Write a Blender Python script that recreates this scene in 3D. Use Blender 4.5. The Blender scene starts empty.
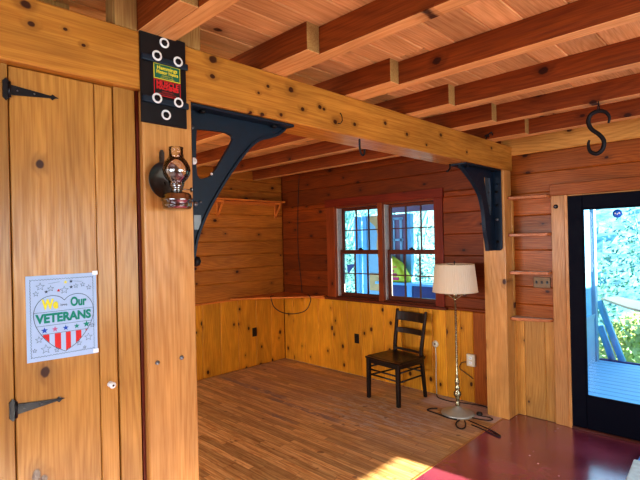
import bpy, math, random
from mathutils import Vector, Matrix
random.seed(7)
scene = bpy.context.scene
COL = scene.collection
PI = math.pi

# ------------------------------------------------------------------ materials
def lin(c):
    return tuple((v/255/12.92 if v/255 <= .04045 else ((v/255+.055)/1.055)**2.4) for v in c) + (1,)

class NT:
    def __init__(s, name):
        s.m = bpy.data.materials.new(name); s.m.use_nodes = True
        s.t = s.m.node_tree; s.t.nodes.clear()
        s.out = s.n('ShaderNodeOutputMaterial')
    def n(s, typ, **k):
        x = s.t.nodes.new(typ)
        for a, v in k.items(): setattr(x, a, v)
        return x
    def l(s, a, b): s.t.links.new(a, b)
    def put(s, sock, v):
        if hasattr(v, 'is_output'): s.l(v, sock)
        elif v is not None: sock.default_value = v
    def math(s, op, a, b=None, c=None, clamp=False):
        x = s.n('ShaderNodeMath', operation=op, use_clamp=clamp)
        s.put(x.inputs[0], a); s.put(x.inputs[1], b)
        if c is not None: s.put(x.inputs[2], c)
        return x.outputs[0]
    def vmath(s, op, a, b=None):
        x = s.n('ShaderNodeVectorMath', operation=op)
        s.put(x.inputs[0], a); s.put(x.inputs[1], b)
        return x.outputs['Value'] if op in ('LENGTH', 'DISTANCE', 'DOT_PRODUCT') else x.outputs[0]
    def mix(s, f, a, b, blend='MIX'):
        x = s.n('ShaderNodeMix', data_type='RGBA', blend_type=blend)
        s.put(x.inputs[0], f); s.put(x.inputs[6], a); s.put(x.inputs[7], b)
        return x.outputs[2]
    def noise(s, vec, scale=1., detail=3., rough=.55, dist=0.):
        x = s.n('ShaderNodeTexNoise')
        s.put(x.inputs['Vector'], vec)
        x.inputs['Scale'].default_value = scale; x.inputs['Detail'].default_value = detail
        x.inputs['Roughness'].default_value = rough; x.inputs['Distortion'].default_value = dist
        return x.outputs[0]
    def ramp(s, f, a, b, to0=0., to1=1.):
        x = s.n('ShaderNodeMapRange', interpolation_type='SMOOTHSTEP')
        s.put(x.inputs[0], f)
        for i, v in zip((1, 2, 3, 4), (a, b, to0, to1)): x.inputs[i].default_value = v
        return x.outputs[0]
    def attr(s, name, out='Vector'):
        return s.n('ShaderNodeAttribute', attribute_name=name).outputs[out]
    def coords(s): return s.n('ShaderNodeTexCoord').outputs['Object']
    def bsdf(s, color, rough=.5, metal=0., bump=None, bstr=.2, bdist=.002, coat=0., spec=.5, **k):
        b = s.n('ShaderNodeBsdfPrincipled')
        s.put(b.inputs['Base Color'], color); s.put(b.inputs['Roughness'], rough)
        b.inputs['Metallic'].default_value = metal
        b.inputs['Coat Weight'].default_value = coat; b.inputs['Coat Roughness'].default_value = .2
        b.inputs['Specular IOR Level'].default_value = spec
        for a, v in k.items(): s.put(b.inputs[a.replace('_', ' ')], v)
        if bump is not None:
            u = s.n('ShaderNodeBump'); u.inputs['Strength'].default_value = bstr
            u.inputs['Distance'].default_value = bdist
            s.l(bump, u.inputs['Height']); s.l(u.outputs[0], b.inputs['Normal'])
        s.l(b.outputs[0], s.out.inputs[0])
        return b

def pine(name, light, dark, knot=.4, rough=.42, knots=(), tintamt=1., grain=1., coat=.15, kdark=(52, 18, 10), spec=.3):
    s = NT(name)
    v = s.attr('gco'); tint = s.attr('tint', 'Fac')
    # knots
    kv = s.vmath('MULTIPLY', v, (3.4, 5.2, 0))
    wob = s.noise(v, 22, 2)
    vo = s.n('ShaderNodeTexVoronoi', feature='F1', voronoi_dimensions='2D'); s.l(kv, vo.inputs['Vector']); vo.inputs['Scale'].default_value = 1
    sep = s.n('ShaderNodeSeparateColor'); s.l(vo.outputs['Color'], sep.inputs[0])
    on = s.math('GREATER_THAN', sep.outputs[0], 1-knot)
    d = s.math('ADD', vo.outputs['Distance'], s.math('MULTIPLY', s.math('SUBTRACT', wob, .5), .07))
    d = s.math('ADD', d, s.math('MULTIPLY', s.math('SUBTRACT', sep.outputs[1], .5), .06))
    core = s.math('MULTIPLY', s.ramp(d, .045, .085, 1, 0), on)
    halo = s.math('MULTIPLY', s.ramp(d, .06, .26, 1, 0), on)
    for (a, b, c, r) in knots:
        q = s.vmath('MULTIPLY', s.vmath('SUBTRACT', v, (a, b, c)), (.8, 1, .25))
        dd = s.math('ADD', s.vmath('LENGTH', q), s.math('MULTIPLY', s.math('SUBTRACT', wob, .5), r*.9))
        core = s.math('MAXIMUM', core, s.ramp(dd, r*.75, r*1.25, 1, 0))
        halo = s.math('MAXIMUM', halo, s.ramp(dd, r*.9, r*3.6, 1, 0))
    # growth-ring figure bending round the knots
    low = s.noise(s.vmath('MULTIPLY', v, (.8, 3.6, 3.6)), 1, 1)
    sx = s.n('ShaderNodeSeparateXYZ'); s.l(v, sx.inputs[0])
    ph = s.math('ADD', s.math('MULTIPLY', s.math('ADD', sx.outputs[1], sx.outputs[2]), 330*grain),
                s.math('MULTIPLY', low, 120*grain))
    ph = s.math('ADD', ph, s.math('MULTIPLY', halo, 5.))
    ring = s.math('MULTIPLY_ADD', s.math('SINE', ph), .5, .5)
    ring = s.math('POWER', ring, 1.7)
    fine = s.ramp(s.noise(s.vmath('MULTIPLY', v, (5, 150, 150)), 1, 3), .3, .7)
    f = s.math('ADD', s.math('MULTIPLY', ring, .26), s.math('MULTIPLY', fine, .5), clamp=True)
    col = s.mix(f, lin(light), lin(dark))
    blot = s.noise(s.vmath('MULTIPLY', v, (1.6, 5, 5)), 1.3, 3)
    val = s.math('MULTIPLY', s.math('ADD', s.math('MULTIPLY', s.math('SUBTRACT', tint, 1), tintamt), 1), s.ramp(blot, .3, .75, .82, 1.12))
    hs = s.n('ShaderNodeHueSaturation'); s.l(col, hs.inputs['Color']); s.l(val, hs.inputs['Value'])
    col = s.mix(s.math('MULTIPLY', halo, .38), hs.outputs[0], lin(tuple(x*.62 for x in dark)))
    col = s.mix(s.math('MULTIPLY', core, .93), col, lin(kdark))
    hgt = s.math('ADD', s.math('MULTIPLY', fine, .3), s.math('MULTIPLY', ring, -.4))
    s.bsdf(col, s.ramp(fine, .2, .8, rough-.06, rough+.1), bump=hgt, bstr=.16, coat=coat, spec=spec)
    return s.m

def plain(name, c, rough=.5, metal=0., vary=.15, scale=30., coat=0., bump=.1, spec=.5, **k):
    s = NT(name); co = s.coords()
    n = s.noise(co, scale, 4)
    col = s.mix(n, lin(tuple(x*(1-vary) for x in c)), lin(tuple(min(255, x*(1+vary)) for x in c)))
    s.bsdf(col, s.ramp(n, .2, .8, max(.03, rough-.07), min(1, rough+.07)), metal, bump=n, bstr=bump, coat=coat, spec=spec, **k)
    return s.m

M = {}
M['beam'] = pine('pine_beam', (198, 140, 60), (156, 96, 30), .10, .4, grain=.4, tintamt=1,
    knots=[(1.16, 2.46, -1.77, .016), (1.155, 2.385, -1.77, .010), (1.62, 2.425, -1.77, .014), (1.47, 2.41, -1.77, .008), (1.41, 2.365, -1.77, .006), (1.70, 2.34, -1.77, .011),
           (1.83, 2.375, -1.77, .010), (1.86, 2.37, -1.77, .008), (1.95, 2.315, -1.77, .012), (2.12, 2.33, -1.77, .011), (1.55, 2.285, -1.77, .010), (1.43, 2.265, -1.77, .009), (1.36, 2.262, -1.77, .007),
           (2.42, 2.385, -1.77, .011), (2.66, 2.35, -1.77, .010), (2.9, 2.31, -1.77, .008), (3.1, 2.41, -1.77, .012), (3.5, 2.33, -1.77, .009), (3.95, 2.42, -1.77, .011),
           (.44, 2.455, -1.77, .013), (.455, 2.395, -1.77, .009), (.56, 2.41, -1.77, .006), (.62, 2.37, -1.77, .006)])
M['post'] = pine('pine_post', (204, 152, 88), (170, 112, 50), .18, .4, grain=.45)
M['door'] = pine('pine_door_boards', (190, 140, 68), (152, 100, 36), .04, .36, grain=.55, coat=.3,
    knots=[(1.936, .483, -1.81, .012), (1.222, .486, -1.81, .013), (.86, .475, -1.81, .012), (1.6, .30, -1.81, .009)])
M['upper'] = pine('pine_wall_upper', (140, 66, 14), (98, 38, 6), .42, .45, grain=.8, coat=.1)  # backlit dimness around the window is partly put into this darker pine
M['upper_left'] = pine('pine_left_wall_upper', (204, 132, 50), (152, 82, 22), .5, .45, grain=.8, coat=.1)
M['lower'] = pine('pine_wainscot', (228, 164, 48), (196, 116, 20), .5, .4, grain=.7, coat=.2)
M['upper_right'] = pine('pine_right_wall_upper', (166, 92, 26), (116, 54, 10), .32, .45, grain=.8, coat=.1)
M['lower_right'] = pine('pine_right_wainscot', (208, 156, 82), (170, 110, 44), .3, .42, grain=.7, coat=.1)
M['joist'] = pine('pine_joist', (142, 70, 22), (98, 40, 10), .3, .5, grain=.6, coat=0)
M['joist_under'] = pine('pine_joist_lit_underside', (232, 180, 116), (204, 140, 76), .2, .5, grain=.6, coat=0)  # paler than the sides; part of this light is put into the colour
M['endgrain'] = pine('pine_end_grain', (178, 140, 82), (140, 100, 52), .0, .7, grain=1.5, coat=0)
M['ceiling'] = pine('pine_ceiling_boards', (236, 190, 130), (200, 142, 80), .3, .5, grain=.6, coat=0)
M['trim'] = pine('pine_trim', (150, 72, 28), (118, 48, 16), .1, .42, grain=.8)
M['trim_red'] = pine('pine_trim_red', (128, 44, 16), (100, 28, 10), .1, .45, grain=.8)
M['casing'] = pine('pine_door_casing', (194, 142, 84), (160, 104, 52), .15, .42, grain=.8)
M['shelf'] = pine('pine_shelf_board', (228, 140, 62), (198, 104, 38), .1, .4, grain=.7)
M['shelf_right'] = pine('pine_small_shelf', (196, 124, 74), (158, 88, 46), .05, .4, grain=.7)
M['sash'] = pine('stained_window_sash', (112, 52, 28), (78, 32, 16), .0, .4, grain=1)
M['jamb'] = plain('white_vinyl_jamb', (186, 176, 166), .5)
M['iron'] = plain('blue_black_iron', (14, 34, 50), .5, .2, .3, 40, bump=.25)
M['black_metal'] = plain('black_painted_metal', (14, 16, 22), .36, .2, .3, 60)
M['wrought'] = plain('black_wrought_iron', (22, 22, 24), .6, .3, .4, 120, bump=.5)
M['bolt'] = plain('dull_bolt_steel', (130, 134, 136), .4, .8)
M['bolt_dark'] = plain('dark_bolt_head', (26, 24, 26), .5, .5)
M['white'] = plain('white_plastic', (236, 238, 236), .4, 0, .04)
M['ivory'] = plain('ivory_plastic', (214, 204, 178), .45, 0, .06)
M['black_plastic'] = plain('black_plastic', (18, 18, 20), .4)
M['door_black'] = plain('navy_black_door_paint', (4, 7, 24), .55, 0, .1, 20, spec=.12)
M['cap'] = plain('tan_rail_board', (236, 200, 160), .7, 0, .05)  # plain tan board colour
M['bag_orange'] = plain('orange_print', (236, 140, 50), .5)
M['bronze'] = plain('bronze_switch_plate', (92, 72, 52), .4, .6)
M['paper'] = plain('blue_white_paper', (172, 200, 232), .75, 0, .03)
M['ink'] = plain('dark_ink', (44, 54, 74), .8)
M['red_ink'] = plain('red_marker', (206, 52, 52), .8, 0, .12, 120)
M['yellow_ink'] = plain('yellow_marker', (228, 222, 64), .8, 0, .08, 120)
M['green_ink'] = plain('green_marker', (22, 138, 118), .8, 0, .12, 120)
M['blue_ink'] = plain('blue_marker', (38, 82, 180), .8, 0, .12, 120)
M['pink_ink'] = plain('pink_marker', (190, 110, 150), .8)
M['sign_green'] = plain('sign_green', (14, 104, 74), .45, 0, .05)
M['sign_yellow'] = plain('sign_yellow', (232, 216, 60), .45, 0, .05)
M['sign_red'] = plain('sign_red', (214, 34, 40), .45, 0, .05)
M['sign_black'] = plain('sign_black', (16, 10, 12), .45)
M['chair'] = plain('dark_brown_painted_wood', (22, 14, 12), .42, 0, .4, 40, coat=.3)
M['shade'] = None
M['pewter'] = plain('tarnished_brass_nickel', (146, 138, 112), .25, .9, .3, 60)
M['base_metal'] = plain('pale_tarnished_metal_base', (184, 190, 180), .35, .55, .12, 14)
M['lamp_metal'] = plain('polished_dark_nickel', (150, 146, 142), .16, 1., .3, 20)
M['reflector'] = plain('grey_tin_reflector', (92, 88, 84), .32, .9, .2, 30)
M['cord_white'] = plain('white_cord', (206, 196, 178), .6)
M['cord_dark'] = plain('dark_cord', (38, 30, 28), .6)
M['sticker_blue'] = plain('blue_sticker', (50, 120, 230), .5, 0, .05)
M['porch_blue'] = plain('pale_blue_porch_wood', (120, 186, 226), .6, 0, .1, 8)
M['porch_white'] = plain('white_blue_trim', (150, 186, 206), .6, 0, .05, 8)
M['porch_mauve'] = plain('mauve_porch_wood', (142, 112, 132), .7, 0, .12, 8)
M['porch_dark'] = plain('dark_violet_panel', (64, 70, 118), .7, 0, .25, 5)
M['plywood'] = plain('tan_plywood', (216, 168, 112), .7, 0, .15, 9)
M['bag_yellow'] = plain('yellow_green_bag', (214, 220, 60), .5, 0, .15, 12)
M['bag_pink'] = plain('magenta_print', (206, 48, 96), .5)
M['bark'] = plain('grey_teal_bark', (84, 118, 124), .9, 0, .3, 30)
M['branch'] = plain('pale_teal_twigs', (138, 186, 190), .9, 0, .2, 30)
M['leaf_yg'] = plain('yellow_green_leaves', (168, 186, 124), .8, 0, .35, 3)
M['leaf_teal'] = plain('teal_leaves', (74, 124, 126), .8, 0, .35, 3)
M['leaf_pale'] = plain('pale_blue_green_leaves', (112, 158, 158), .8, 0, .3, 3)
M['box_pale'] = plain('pale_green_white_plastic', (206, 226, 216), .4)
M['box_blue'] = plain('bright_blue_lid', (70, 150, 226), .4)

def shade_mat():
    s = NT('pleated_cream_shade'); co = s.coords()
    sx = s.n('ShaderNodeSeparateXYZ'); s.l(co, sx.inputs[0])
    n = s.noise(s.vmath('MULTIPLY', co, (60, 60, 3)), 1, 3)
    col = s.mix(n, lin((236, 224, 192)), lin((248, 240, 216)))
    b = s.bsdf(col, .85, bump=n, bstr=.3)
    tr = s.n('ShaderNodeBsdfTranslucent'); tr.inputs[0].default_value = lin((250, 224, 180))
    mx = s.n('ShaderNodeMixShader'); mx.inputs[0].default_value = .35
    s.l(b.outputs[0], mx.inputs[1]); s.l(tr.outputs[0], mx.inputs[2]); s.l(mx.outputs[0], s.out.inputs[0])
    return s.m
M['shade'] = shade_mat()

def glass_mat(name, tint, gl=.06, rough=.02, dirt=0.):
    s = NT(name)
    tr = s.n('ShaderNodeBsdfTransparent'); tr.inputs[0].default_value = tint
    g = s.n('ShaderNodeBsdfGlossy'); g.inputs['Roughness'].default_value = rough
    g.inputs[0].default_value = (1, 1, 1, 1)
    fr = s.n('ShaderNodeFresnel'); fr.inputs[0].default_value = 1.45
    mx = s.n('ShaderNodeMixShader')
    s.l(s.math('MULTIPLY', fr.outputs[0], gl/.04, clamp=True), mx.inputs[0]); s.l(tr.outputs[0], mx.inputs[1]); s.l(g.outputs[0], mx.inputs[2])
    s.l(mx.outputs[0], s.out.inputs[0])
    return s.m
M['glass'] = glass_mat('window_glass', (.93, .98, 1, 1), .02)
M['chimney'] = glass_mat('clear_lamp_glass', (.985, .975, .965, 1), .07, .05)

def oak_mat():
    s = NT('worn_oak_strip_floor'); co = s.coords()
    sx = s.n('ShaderNodeSeparateXYZ'); s.l(co, sx.inputs[0])
    X, Y = sx.outputs[0], sx.outputs[1]
    W = .057
    row = s.math('FLOOR', s.math('DIVIDE', Y, W))
    fy = s.math('FRACT', s.math('DIVIDE', Y, W))
    wn = s.n('ShaderNodeTexWhiteNoise', noise_dimensions='1D'); s.l(row, wn.inputs['W'])
    xs = s.math('DIVIDE', s.math('ADD', X, s.math('MULTIPLY', wn.outputs[0], 7)), .85)
    cell = s.math('FLOOR', xs); fx = s.math('FRACT', xs)
    cb = s.n('ShaderNodeCombineXYZ'); s.l(row, cb.inputs[0]); s.l(cell, cb.inputs[1])
    wn2 = s.n('ShaderNodeTexWhiteNoise', noise_dimensions='3D'); s.l(cb.outputs[0], wn2.inputs['Vector'])
    r = wn2.outputs[0]
    off = s.n('ShaderNodeCombineXYZ'); s.l(s.math('MULTIPLY', r, 40), off.inputs[2])
    gv = s.vmath('ADD', s.vmath('MULTIPLY', co, (3, 60, 1)), off.outputs[0])
    g = s.noise(gv, 1, 4, .6)
    flame = s.noise(s.vmath('ADD', s.vmath('MULTIPLY', co, (5, 26, 1)), off.outputs[0]), 1, 2, .5, 1.5)
    col = s.mix(s.ramp(g, .3, .7), lin((224, 186, 128)), lin((180, 134, 78)))
    col = s.mix(s.math('MULTIPLY', s.ramp(flame, .52, .62), .35), col, lin((160, 96, 50)))
    hs = s.n('ShaderNodeHueSaturation'); s.l(col, hs.inputs['Color']); s.l(s.ramp(r, 0, 1, .72, 1.18), hs.inputs['Value'])
    col = hs.outputs[0]
    # worn, greyed areas: toward the back wall, more in blotches
    far = s.ramp(Y, 2.2, 4.1, 0, .85)
    bl = s.noise(s.vmath('MULTIPLY', co, (1.1, 2.6, 1)), 1.4, 4, .6)
    worn = s.math('MULTIPLY', s.ramp(bl, .34, .62), far)
    col = s.mix(s.math('MULTIPLY', worn, .8), col, lin((176, 144, 122)))
    scuff = s.noise(s.vmath('MULTIPLY', co, (3, 9, 1)), 2.2, 5, .7)
    mid = s.math('MULTIPLY', s.ramp(s.vmath('DISTANCE', s.vmath('MULTIPLY', co, (1, 1.5, 1)), (-2.75, 3.55*1.5, 0)), .25, 1.0, 1, 0), s.ramp(scuff, .46, .6))
    col = s.mix(s.math('MULTIPLY', mid, .6), col, lin((196, 190, 184)))
    # long grey worn strips along the boards
    for (y0, w, x0, x1) in ((3.26, .055, -4.95, -3.7), (3.16, .04, -3.9, -2.9), (2.87, .035, -3.6, -3.2)):
        wob = s.math('MULTIPLY', s.math('SUBTRACT', s.noise(co, 6, 3), .5), .09)
        m1 = s.ramp(s.math('ABSOLUTE', s.math('SUBTRACT', s.math('ADD', Y, wob), y0)), w*.5, w, 1, 0)
        m2 = s.math('MULTIPLY', s.ramp(X, x0-.1, x0+.1), s.ramp(X, x1-.1, x1+.1, 1, 0))
        m3 = s.math('MULTIPLY', m1, m2); m3 = s.math('MULTIPLY', m3, s.ramp(scuff, .38, .5))
        col = s.mix(s.math('MULTIPLY', m3, .75), col, lin((128, 114, 118)))
    # bare grey triangle in the corner under the lamp
    tri = s.math('MULTIPLY', s.ramp(X, -2.68, -2.62), s.ramp(s.math('ADD', Y, s.math('MULTIPLY', X, .10)), 3.82, 3.86))
    col = s.mix(s.math('MULTIPLY', tri, .75), col, lin((200, 186, 186)))
    # seams
    e1 = s.math('MINIMUM', fy, s.math('SUBTRACT', 1, fy)); e2 = s.math('MINIMUM', fx, s.math('SUBTRACT', 1, fx))
    seam = s.math('MAXIMUM', s.ramp(e1, .015, .05, 1, 0), s.ramp(e2, .001, .004, 1, 0))
    col = s.mix(s.math('MULTIPLY', seam, .55), col, lin((70, 36, 18)))
    spots = s.noise(co, 9, 2, .4)
    col = s.mix(s.math('MULTIPLY', s.ramp(spots, .69, .74), .6), col, lin((78, 48, 34)))
    hgt = s.math('SUBTRACT', s.math('MULTIPLY', g, .3), seam)
    s.bsdf(col, s.math('ADD', s.ramp(g, .2, .8, .34, .5), s.math('MULTIPLY', worn, .15)), bump=hgt, bstr=.25, coat=.05)
    return s.m
M['oak'] = oak_mat()

def redfloor_mat():
    s = NT('maroon_painted_floor'); co = s.coords()
    br = s.noise(s.vmath('MULTIPLY', co, (7, 60, 1)), 1, 4, .65, .6)
    bl = s.noise(co, 2.2, 4)
    col = s.mix(s.ramp(bl, .3, .7), lin((120, 44, 68)), lin((148, 70, 92)))
    vo = s.n('ShaderNodeTexVoronoi'); s.l(co, vo.inputs['Vector']); vo.inputs['Scale'].default_value = 11
    sp = s.n('ShaderNodeSeparateColor'); s.l(vo.outputs['Color'], sp.inputs[0])
    dot = s.math('MULTIPLY', s.ramp(vo.outputs['Distance'], .05, .10, 1, 0), s.math('GREATER_THAN', sp.outputs[0], .62))
    col = s.mix(s.math('MULTIPLY', dot, .9), col, lin((236, 206, 206)))
    s.bsdf(col, s.ramp(bl, .3, .7, .16, .26), bump=s.math('ADD', br, s.math('MULTIPLY', dot, .4)), bstr=.35, bdist=.002, spec=.8, coat=1., Coat_IOR=1.8)
    return s.m
M['redfloor'] = redfloor_mat()

def deck_mat():
    s = NT('skylit_deck_boards'); co = s.coords()
    sx = s.n('ShaderNodeSeparateXYZ'); s.l(co, sx.inputs[0])
    f = s.math('FRACT', s.math('DIVIDE', sx.outputs[1], .14))
    e = s.math('MINIMUM', f, s.math('SUBTRACT', 1, f))
    n = s.noise(s.vmath('MULTIPLY', co, (3, 30, 1)), 1, 4)
    col = s.mix(n, lin((104, 168, 214)), lin((156, 208, 236)))  # blue sky light on the shaded boards is put into these colours
    col = s.mix(s.math('MULTIPLY', s.ramp(e, .02, .08, 1, 0), .8), col, lin((40, 84, 126)))
    s.bsdf(col, .6)
    return s.m
M['deck'] = deck_mat()

def hill_mat():
    s = NT('wooded_hillside'); co = s.coords()
    a = s.noise(s.vmath('MULTIPLY', co, (1, 1, 1)), 2.2, 8, .75)
    b = s.noise(s.vmath('MULTIPLY', co, (6, 6, 1.4)), 1.5, 6, .7, 1.5)
    col = s.mix(s.ramp(a, .38, .62), lin((60, 112, 122)), lin((116, 168, 172)))
    col = s.mix(s.math('MULTIPLY', s.ramp(b, .52, .62), .6), col, lin((44, 82, 92)))
    c = s.noise(co, .6, 3)
    col = s.mix(s.ramp(c, .45, .65, 0, .25), col, lin((124, 196, 210)))
    s.bsdf(col, .9)
    return s.m
M['hill'] = hill_mat()
M['grass'] = plain('pale_green_grass', (150, 190, 130), .9, 0, .3, 6)

# ------------------------------------------------------------------ mesh builder
class MB:
    def __init__(s): s.v = []; s.f = []; s.g = []; s.t = []; s.mi = []; s.sm = []
    def add(s, vs, fs, gco=None, tint=1., mi=0, smooth=False):
        o = len(s.v); s.v += [tuple(p) for p in vs]; s.f += [tuple(i+o for i in q) for q in fs]
        s.g += [tuple(p) for p in (gco or vs)]; s.t += [tint]*len(vs)
        s.mi += ([mi]*len(fs) if isinstance(mi, int) else list(mi)); s.sm += [smooth]*len(fs)
        return s
    def box(s, x0, x1, y0, y1, z0, z1, grain='x', tint=None, off=None, mi=0, mat4=None):
        vs = [(x, y, z) for x in (x0, x1) for y in (y0, y1) for z in (z0, z1)]
        if off is None: off = (random.uniform(-20, 20), random.uniform(-20, 20), random.uniform(-20, 20))
        perm = {'x': [0, 1, 2], 'y': [1, 2, 0], 'z': [2, 1, 0]}[grain]; dim = (abs(x1-x0), abs(y1-y0), abs(z1-z0))
        if dim[perm[1]] < dim[perm[2]]: perm[1], perm[2] = perm[2], perm[1]
        g = [tuple(p[perm[i]]+off[i] for i in range(3)) for p in vs]
        if tint is None: tint = random.uniform(.80, 1.16)
        if mat4 is not None: vs = [tuple(mat4 @ Vector(p)) for p in vs]
        return s.add(vs, [(0, 1, 3, 2), (4, 6, 7, 5), (0, 4, 5, 1), (2, 3, 7, 6), (0, 2, 6, 4), (1, 5, 7, 3)], g, tint, mi)
    def tube(s, pts, r, seg=10, closed=False, cap=True, mi=0):
        P = [Vector(p) for p in pts]; n = len(P)
        R = r if isinstance(r, (list, tuple)) else [r]*n
        up = None; rings = []
        for i in range(n):
            a = P[(i-1) % n] if (i or closed) else P[i]; b = P[(i+1) % n] if (i < n-1 or closed) else P[i]
            t = (b-a).normalized()
            if up is None:
                up = t.orthogonal().normalized()
            else:
                up = (up - t*up.dot(t))
                up = up.normalized() if up.length > 1e-6 else t.orthogonal().normalized()
            w = t.cross(up)
            rings.append([P[i]+(up*math.cos(k*2*PI/seg)+w*math.sin(k*2*PI/seg))*R[i] for k in range(seg)])
        vs = [p for q in rings for p in q]; fs = []
        for i in range(n if closed else n-1):
            j = (i+1) % n
            for k in range(seg):
                l = (k+1) % seg; fs.append((i*seg+k, i*seg+l, j*seg+l, j*seg+k))
        if cap and not closed:
            fs.append(tuple(range(seg))[::-1]); fs.append(tuple((n-1)*seg+k for k in range(seg)))
        return s.add(vs, fs, smooth=True, mi=mi)
    def lathe(s, prof, c=(0, 0, 0), seg=32, axis='z', cap=True, mi=0):
        vs = []; fs = []
        for r, h in prof:
            for k in range(seg):
                a = k*2*PI/seg; u, w = r*math.cos(a), r*math.sin(a)
                vs.append({'z': (c[0]+u, c[1]+w, c[2]+h), 'x': (c[0]+h, c[1]+u, c[2]+w), 'y': (c[0]+w, c[1]+h, c[2]+u)}[axis])
        for i in range(len(prof)-1):
            for k in range(seg):
                l = (k+1) % seg; fs.append((i*seg+k, i*seg+l, (i+1)*seg+l, (i+1)*seg+k))
        if cap:
            fs.append(tuple(range(seg))[::-1]); fs.append(tuple((len(prof)-1)*seg+k for k in range(seg)))
        return s.add(vs, fs, smooth=True, mi=mi)
    def prism(s, poly, a, b, axis='x', mi=0, smooth=False, grain=None):
        """polygon in the two other axes extruded from a to b along axis; x->(y,z) y->(x,z) z->(x,y)"""
        def pt(p, h): return {'x': (h, p[0], p[1]), 'y': (p[0], h, p[1]), 'z': (p[0], p[1], h)}[axis]
        n = len(poly); vs = [pt(p, a) for p in poly]+[pt(p, b) for p in poly]
        fs = [tuple(range(n))[::-1], tuple(range(n, 2*n))]+[(i, (i+1) % n, n+(i+1) % n, n+i) for i in range(n)]
        g = None
        if grain:
            perm = {'x': (0, 1, 2), 'y': (1, 2, 0), 'z': (2, 1, 0)}[grain]
            g = [tuple(p[i] for i in perm) for p in vs]
        return s.add(vs, fs, g, mi=mi)
    def build(s, name, mats, parent=None, bevel=0., kind=None, segs=1):
        me = bpy.data.meshes.new(name); me.from_pydata(s.v, [], s.f); me.update()
        a = me.attributes.new('gco', 'FLOAT_VECTOR', 'POINT')
        a.data.foreach_set('vector', [c for p in s.g for c in p])
        t = me.attributes.new('tint', 'FLOAT', 'POINT'); t.data.foreach_set('value', s.t)
        for m in (mats if isinstance(mats, (list, tuple)) else [mats]): me.materials.append(m)
        me.polygons.foreach_set('material_index', s.mi); me.polygons.foreach_set('use_smooth', s.sm)
        import bmesh
        bm = bmesh.new(); bm.from_mesh(me); bmesh.ops.recalc_face_normals(bm, faces=bm.faces); bm.to_mesh(me); bm.free()
        o = bpy.data.objects.new(name, me); COL.objects.link(o)
        if parent is not None:
            o.parent = parent
            o.matrix_parent_inverse = Matrix.Translation(-Vector(world_loc(parent))) if not parent.get('_local') else Matrix()
        if bevel:
            b = o.modifiers.new('bevel', 'BEVEL'); b.width = bevel; b.segments = segs; b.limit_method = 'ANGLE'
        if kind: o['kind'] = kind
        return o

def world_loc(o):
    v = Vector(o.location)
    p = o.parent
    while p is not None: v = v+Vector(p.location); p = p.parent
    return (0, 0, 0) if o.type == 'MESH' else v

def thing(name, label, cat, loc=(0, 0, 0), group=None, kind=None):
    o = bpy.data.objects.new(name, None); COL.objects.link(o); o.location = loc
    o.empty_display_size = .05
    if label: o['label'] = label
    if cat: o['category'] = cat
    if group: o['group'] = group
    if kind: o['kind'] = kind
    return o
def tag(o, label, cat, group=None, kind=None):
    o['label'] = label; o['category'] = cat
    if group: o['group'] = group
    if kind: o['kind'] = kind
    return o
def struct(o, label=None, cat=None):
    o['kind'] = 'structure'
    if label: o['label'] = label
    if cat: o['category'] = cat
    return o

def text_mesh(body, size, origin, plane, mb, mi=0, width=None, bold=0., rot=0., shear=0.):
    """flat lettering as faces; plane 'x+' faces +X (reads along +Y), 'y-' faces -Y (reads along +X)"""
    cu = bpy.data.curves.new('t', 'FONT'); cu.body = body; cu.size = size; cu.align_x = 'CENTER'; cu.align_y = 'CENTER'
    cu.offset = bold; cu.fill_mode = 'FRONT'; cu.resolution_u = 3; cu.shear = shear
    to = bpy.data.objects.new('t', cu); COL.objects.link(to)
    bpy.context.view_layer.update()
    me = bpy.data.meshes.new_from_object(to.evaluated_get(bpy.context.evaluated_depsgraph_get()))
    vs = [v.co.copy() for v in me.vertices]; fs = [tuple(p.vertices) for p in me.polygons]
    bpy.data.objects.remove(to); bpy.data.meshes.remove(me); bpy.data.curves.remove(cu)
    if width:
        w = max(v.x for v in vs)-min(v.x for v in vs); k = width/w
        for v in vs: v.x *= k
    c, s_ = math.cos(rot), math.sin(rot)
    o = Vector(origin)
    out = []
    for v in vs:
        a, b = v.x*c-v.y*s_, v.x*s_+v.y*c
        out.append(o+(Vector((0, a, b)) if plane == 'x+' else Vector((a, 0, b))))
    mb.add(out, fs, mi=mi)

# ------------------------------------------------------------------ camera
YAW, PITCH, ROLL, EYE = .77518, .002174, -.02279, 1.65
cam = bpy.data.cameras.new('camera'); cam.sensor_width = 36; cam.lens = 469.9/640*36; cam.clip_start = .05
co = bpy.data.objects.new('camera', cam); COL.objects.link(co)
fw = Vector((-math.sin(YAW)*math.cos(PITCH), math.cos(YAW)*math.cos(PITCH), math.sin(PITCH)))
rt = Vector((math.cos(YAW), math.sin(YAW), 0)); up = rt.cross(fw)
r2 = math.cos(ROLL)*rt+math.sin(ROLL)*up; u2 = -math.sin(ROLL)*rt+math.cos(ROLL)*up
mw = Matrix((r2, u2, -fw)).transposed().to_4x4(); mw.translation = Vector((0, 0, EYE))
co.matrix_world = mw; scene.camera = co

# ------------------------------------------------------------------ room dims
XW, XE, YS, YN, ZC = -5.04, 2.4, -2.6, 4.39, 2.609
YO = 4.53                       # outside face of the back wall
BX0, BX1, BZ0, BZ1 = -1.975, -1.77, 2.258, 2.484     # the big beam

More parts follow.
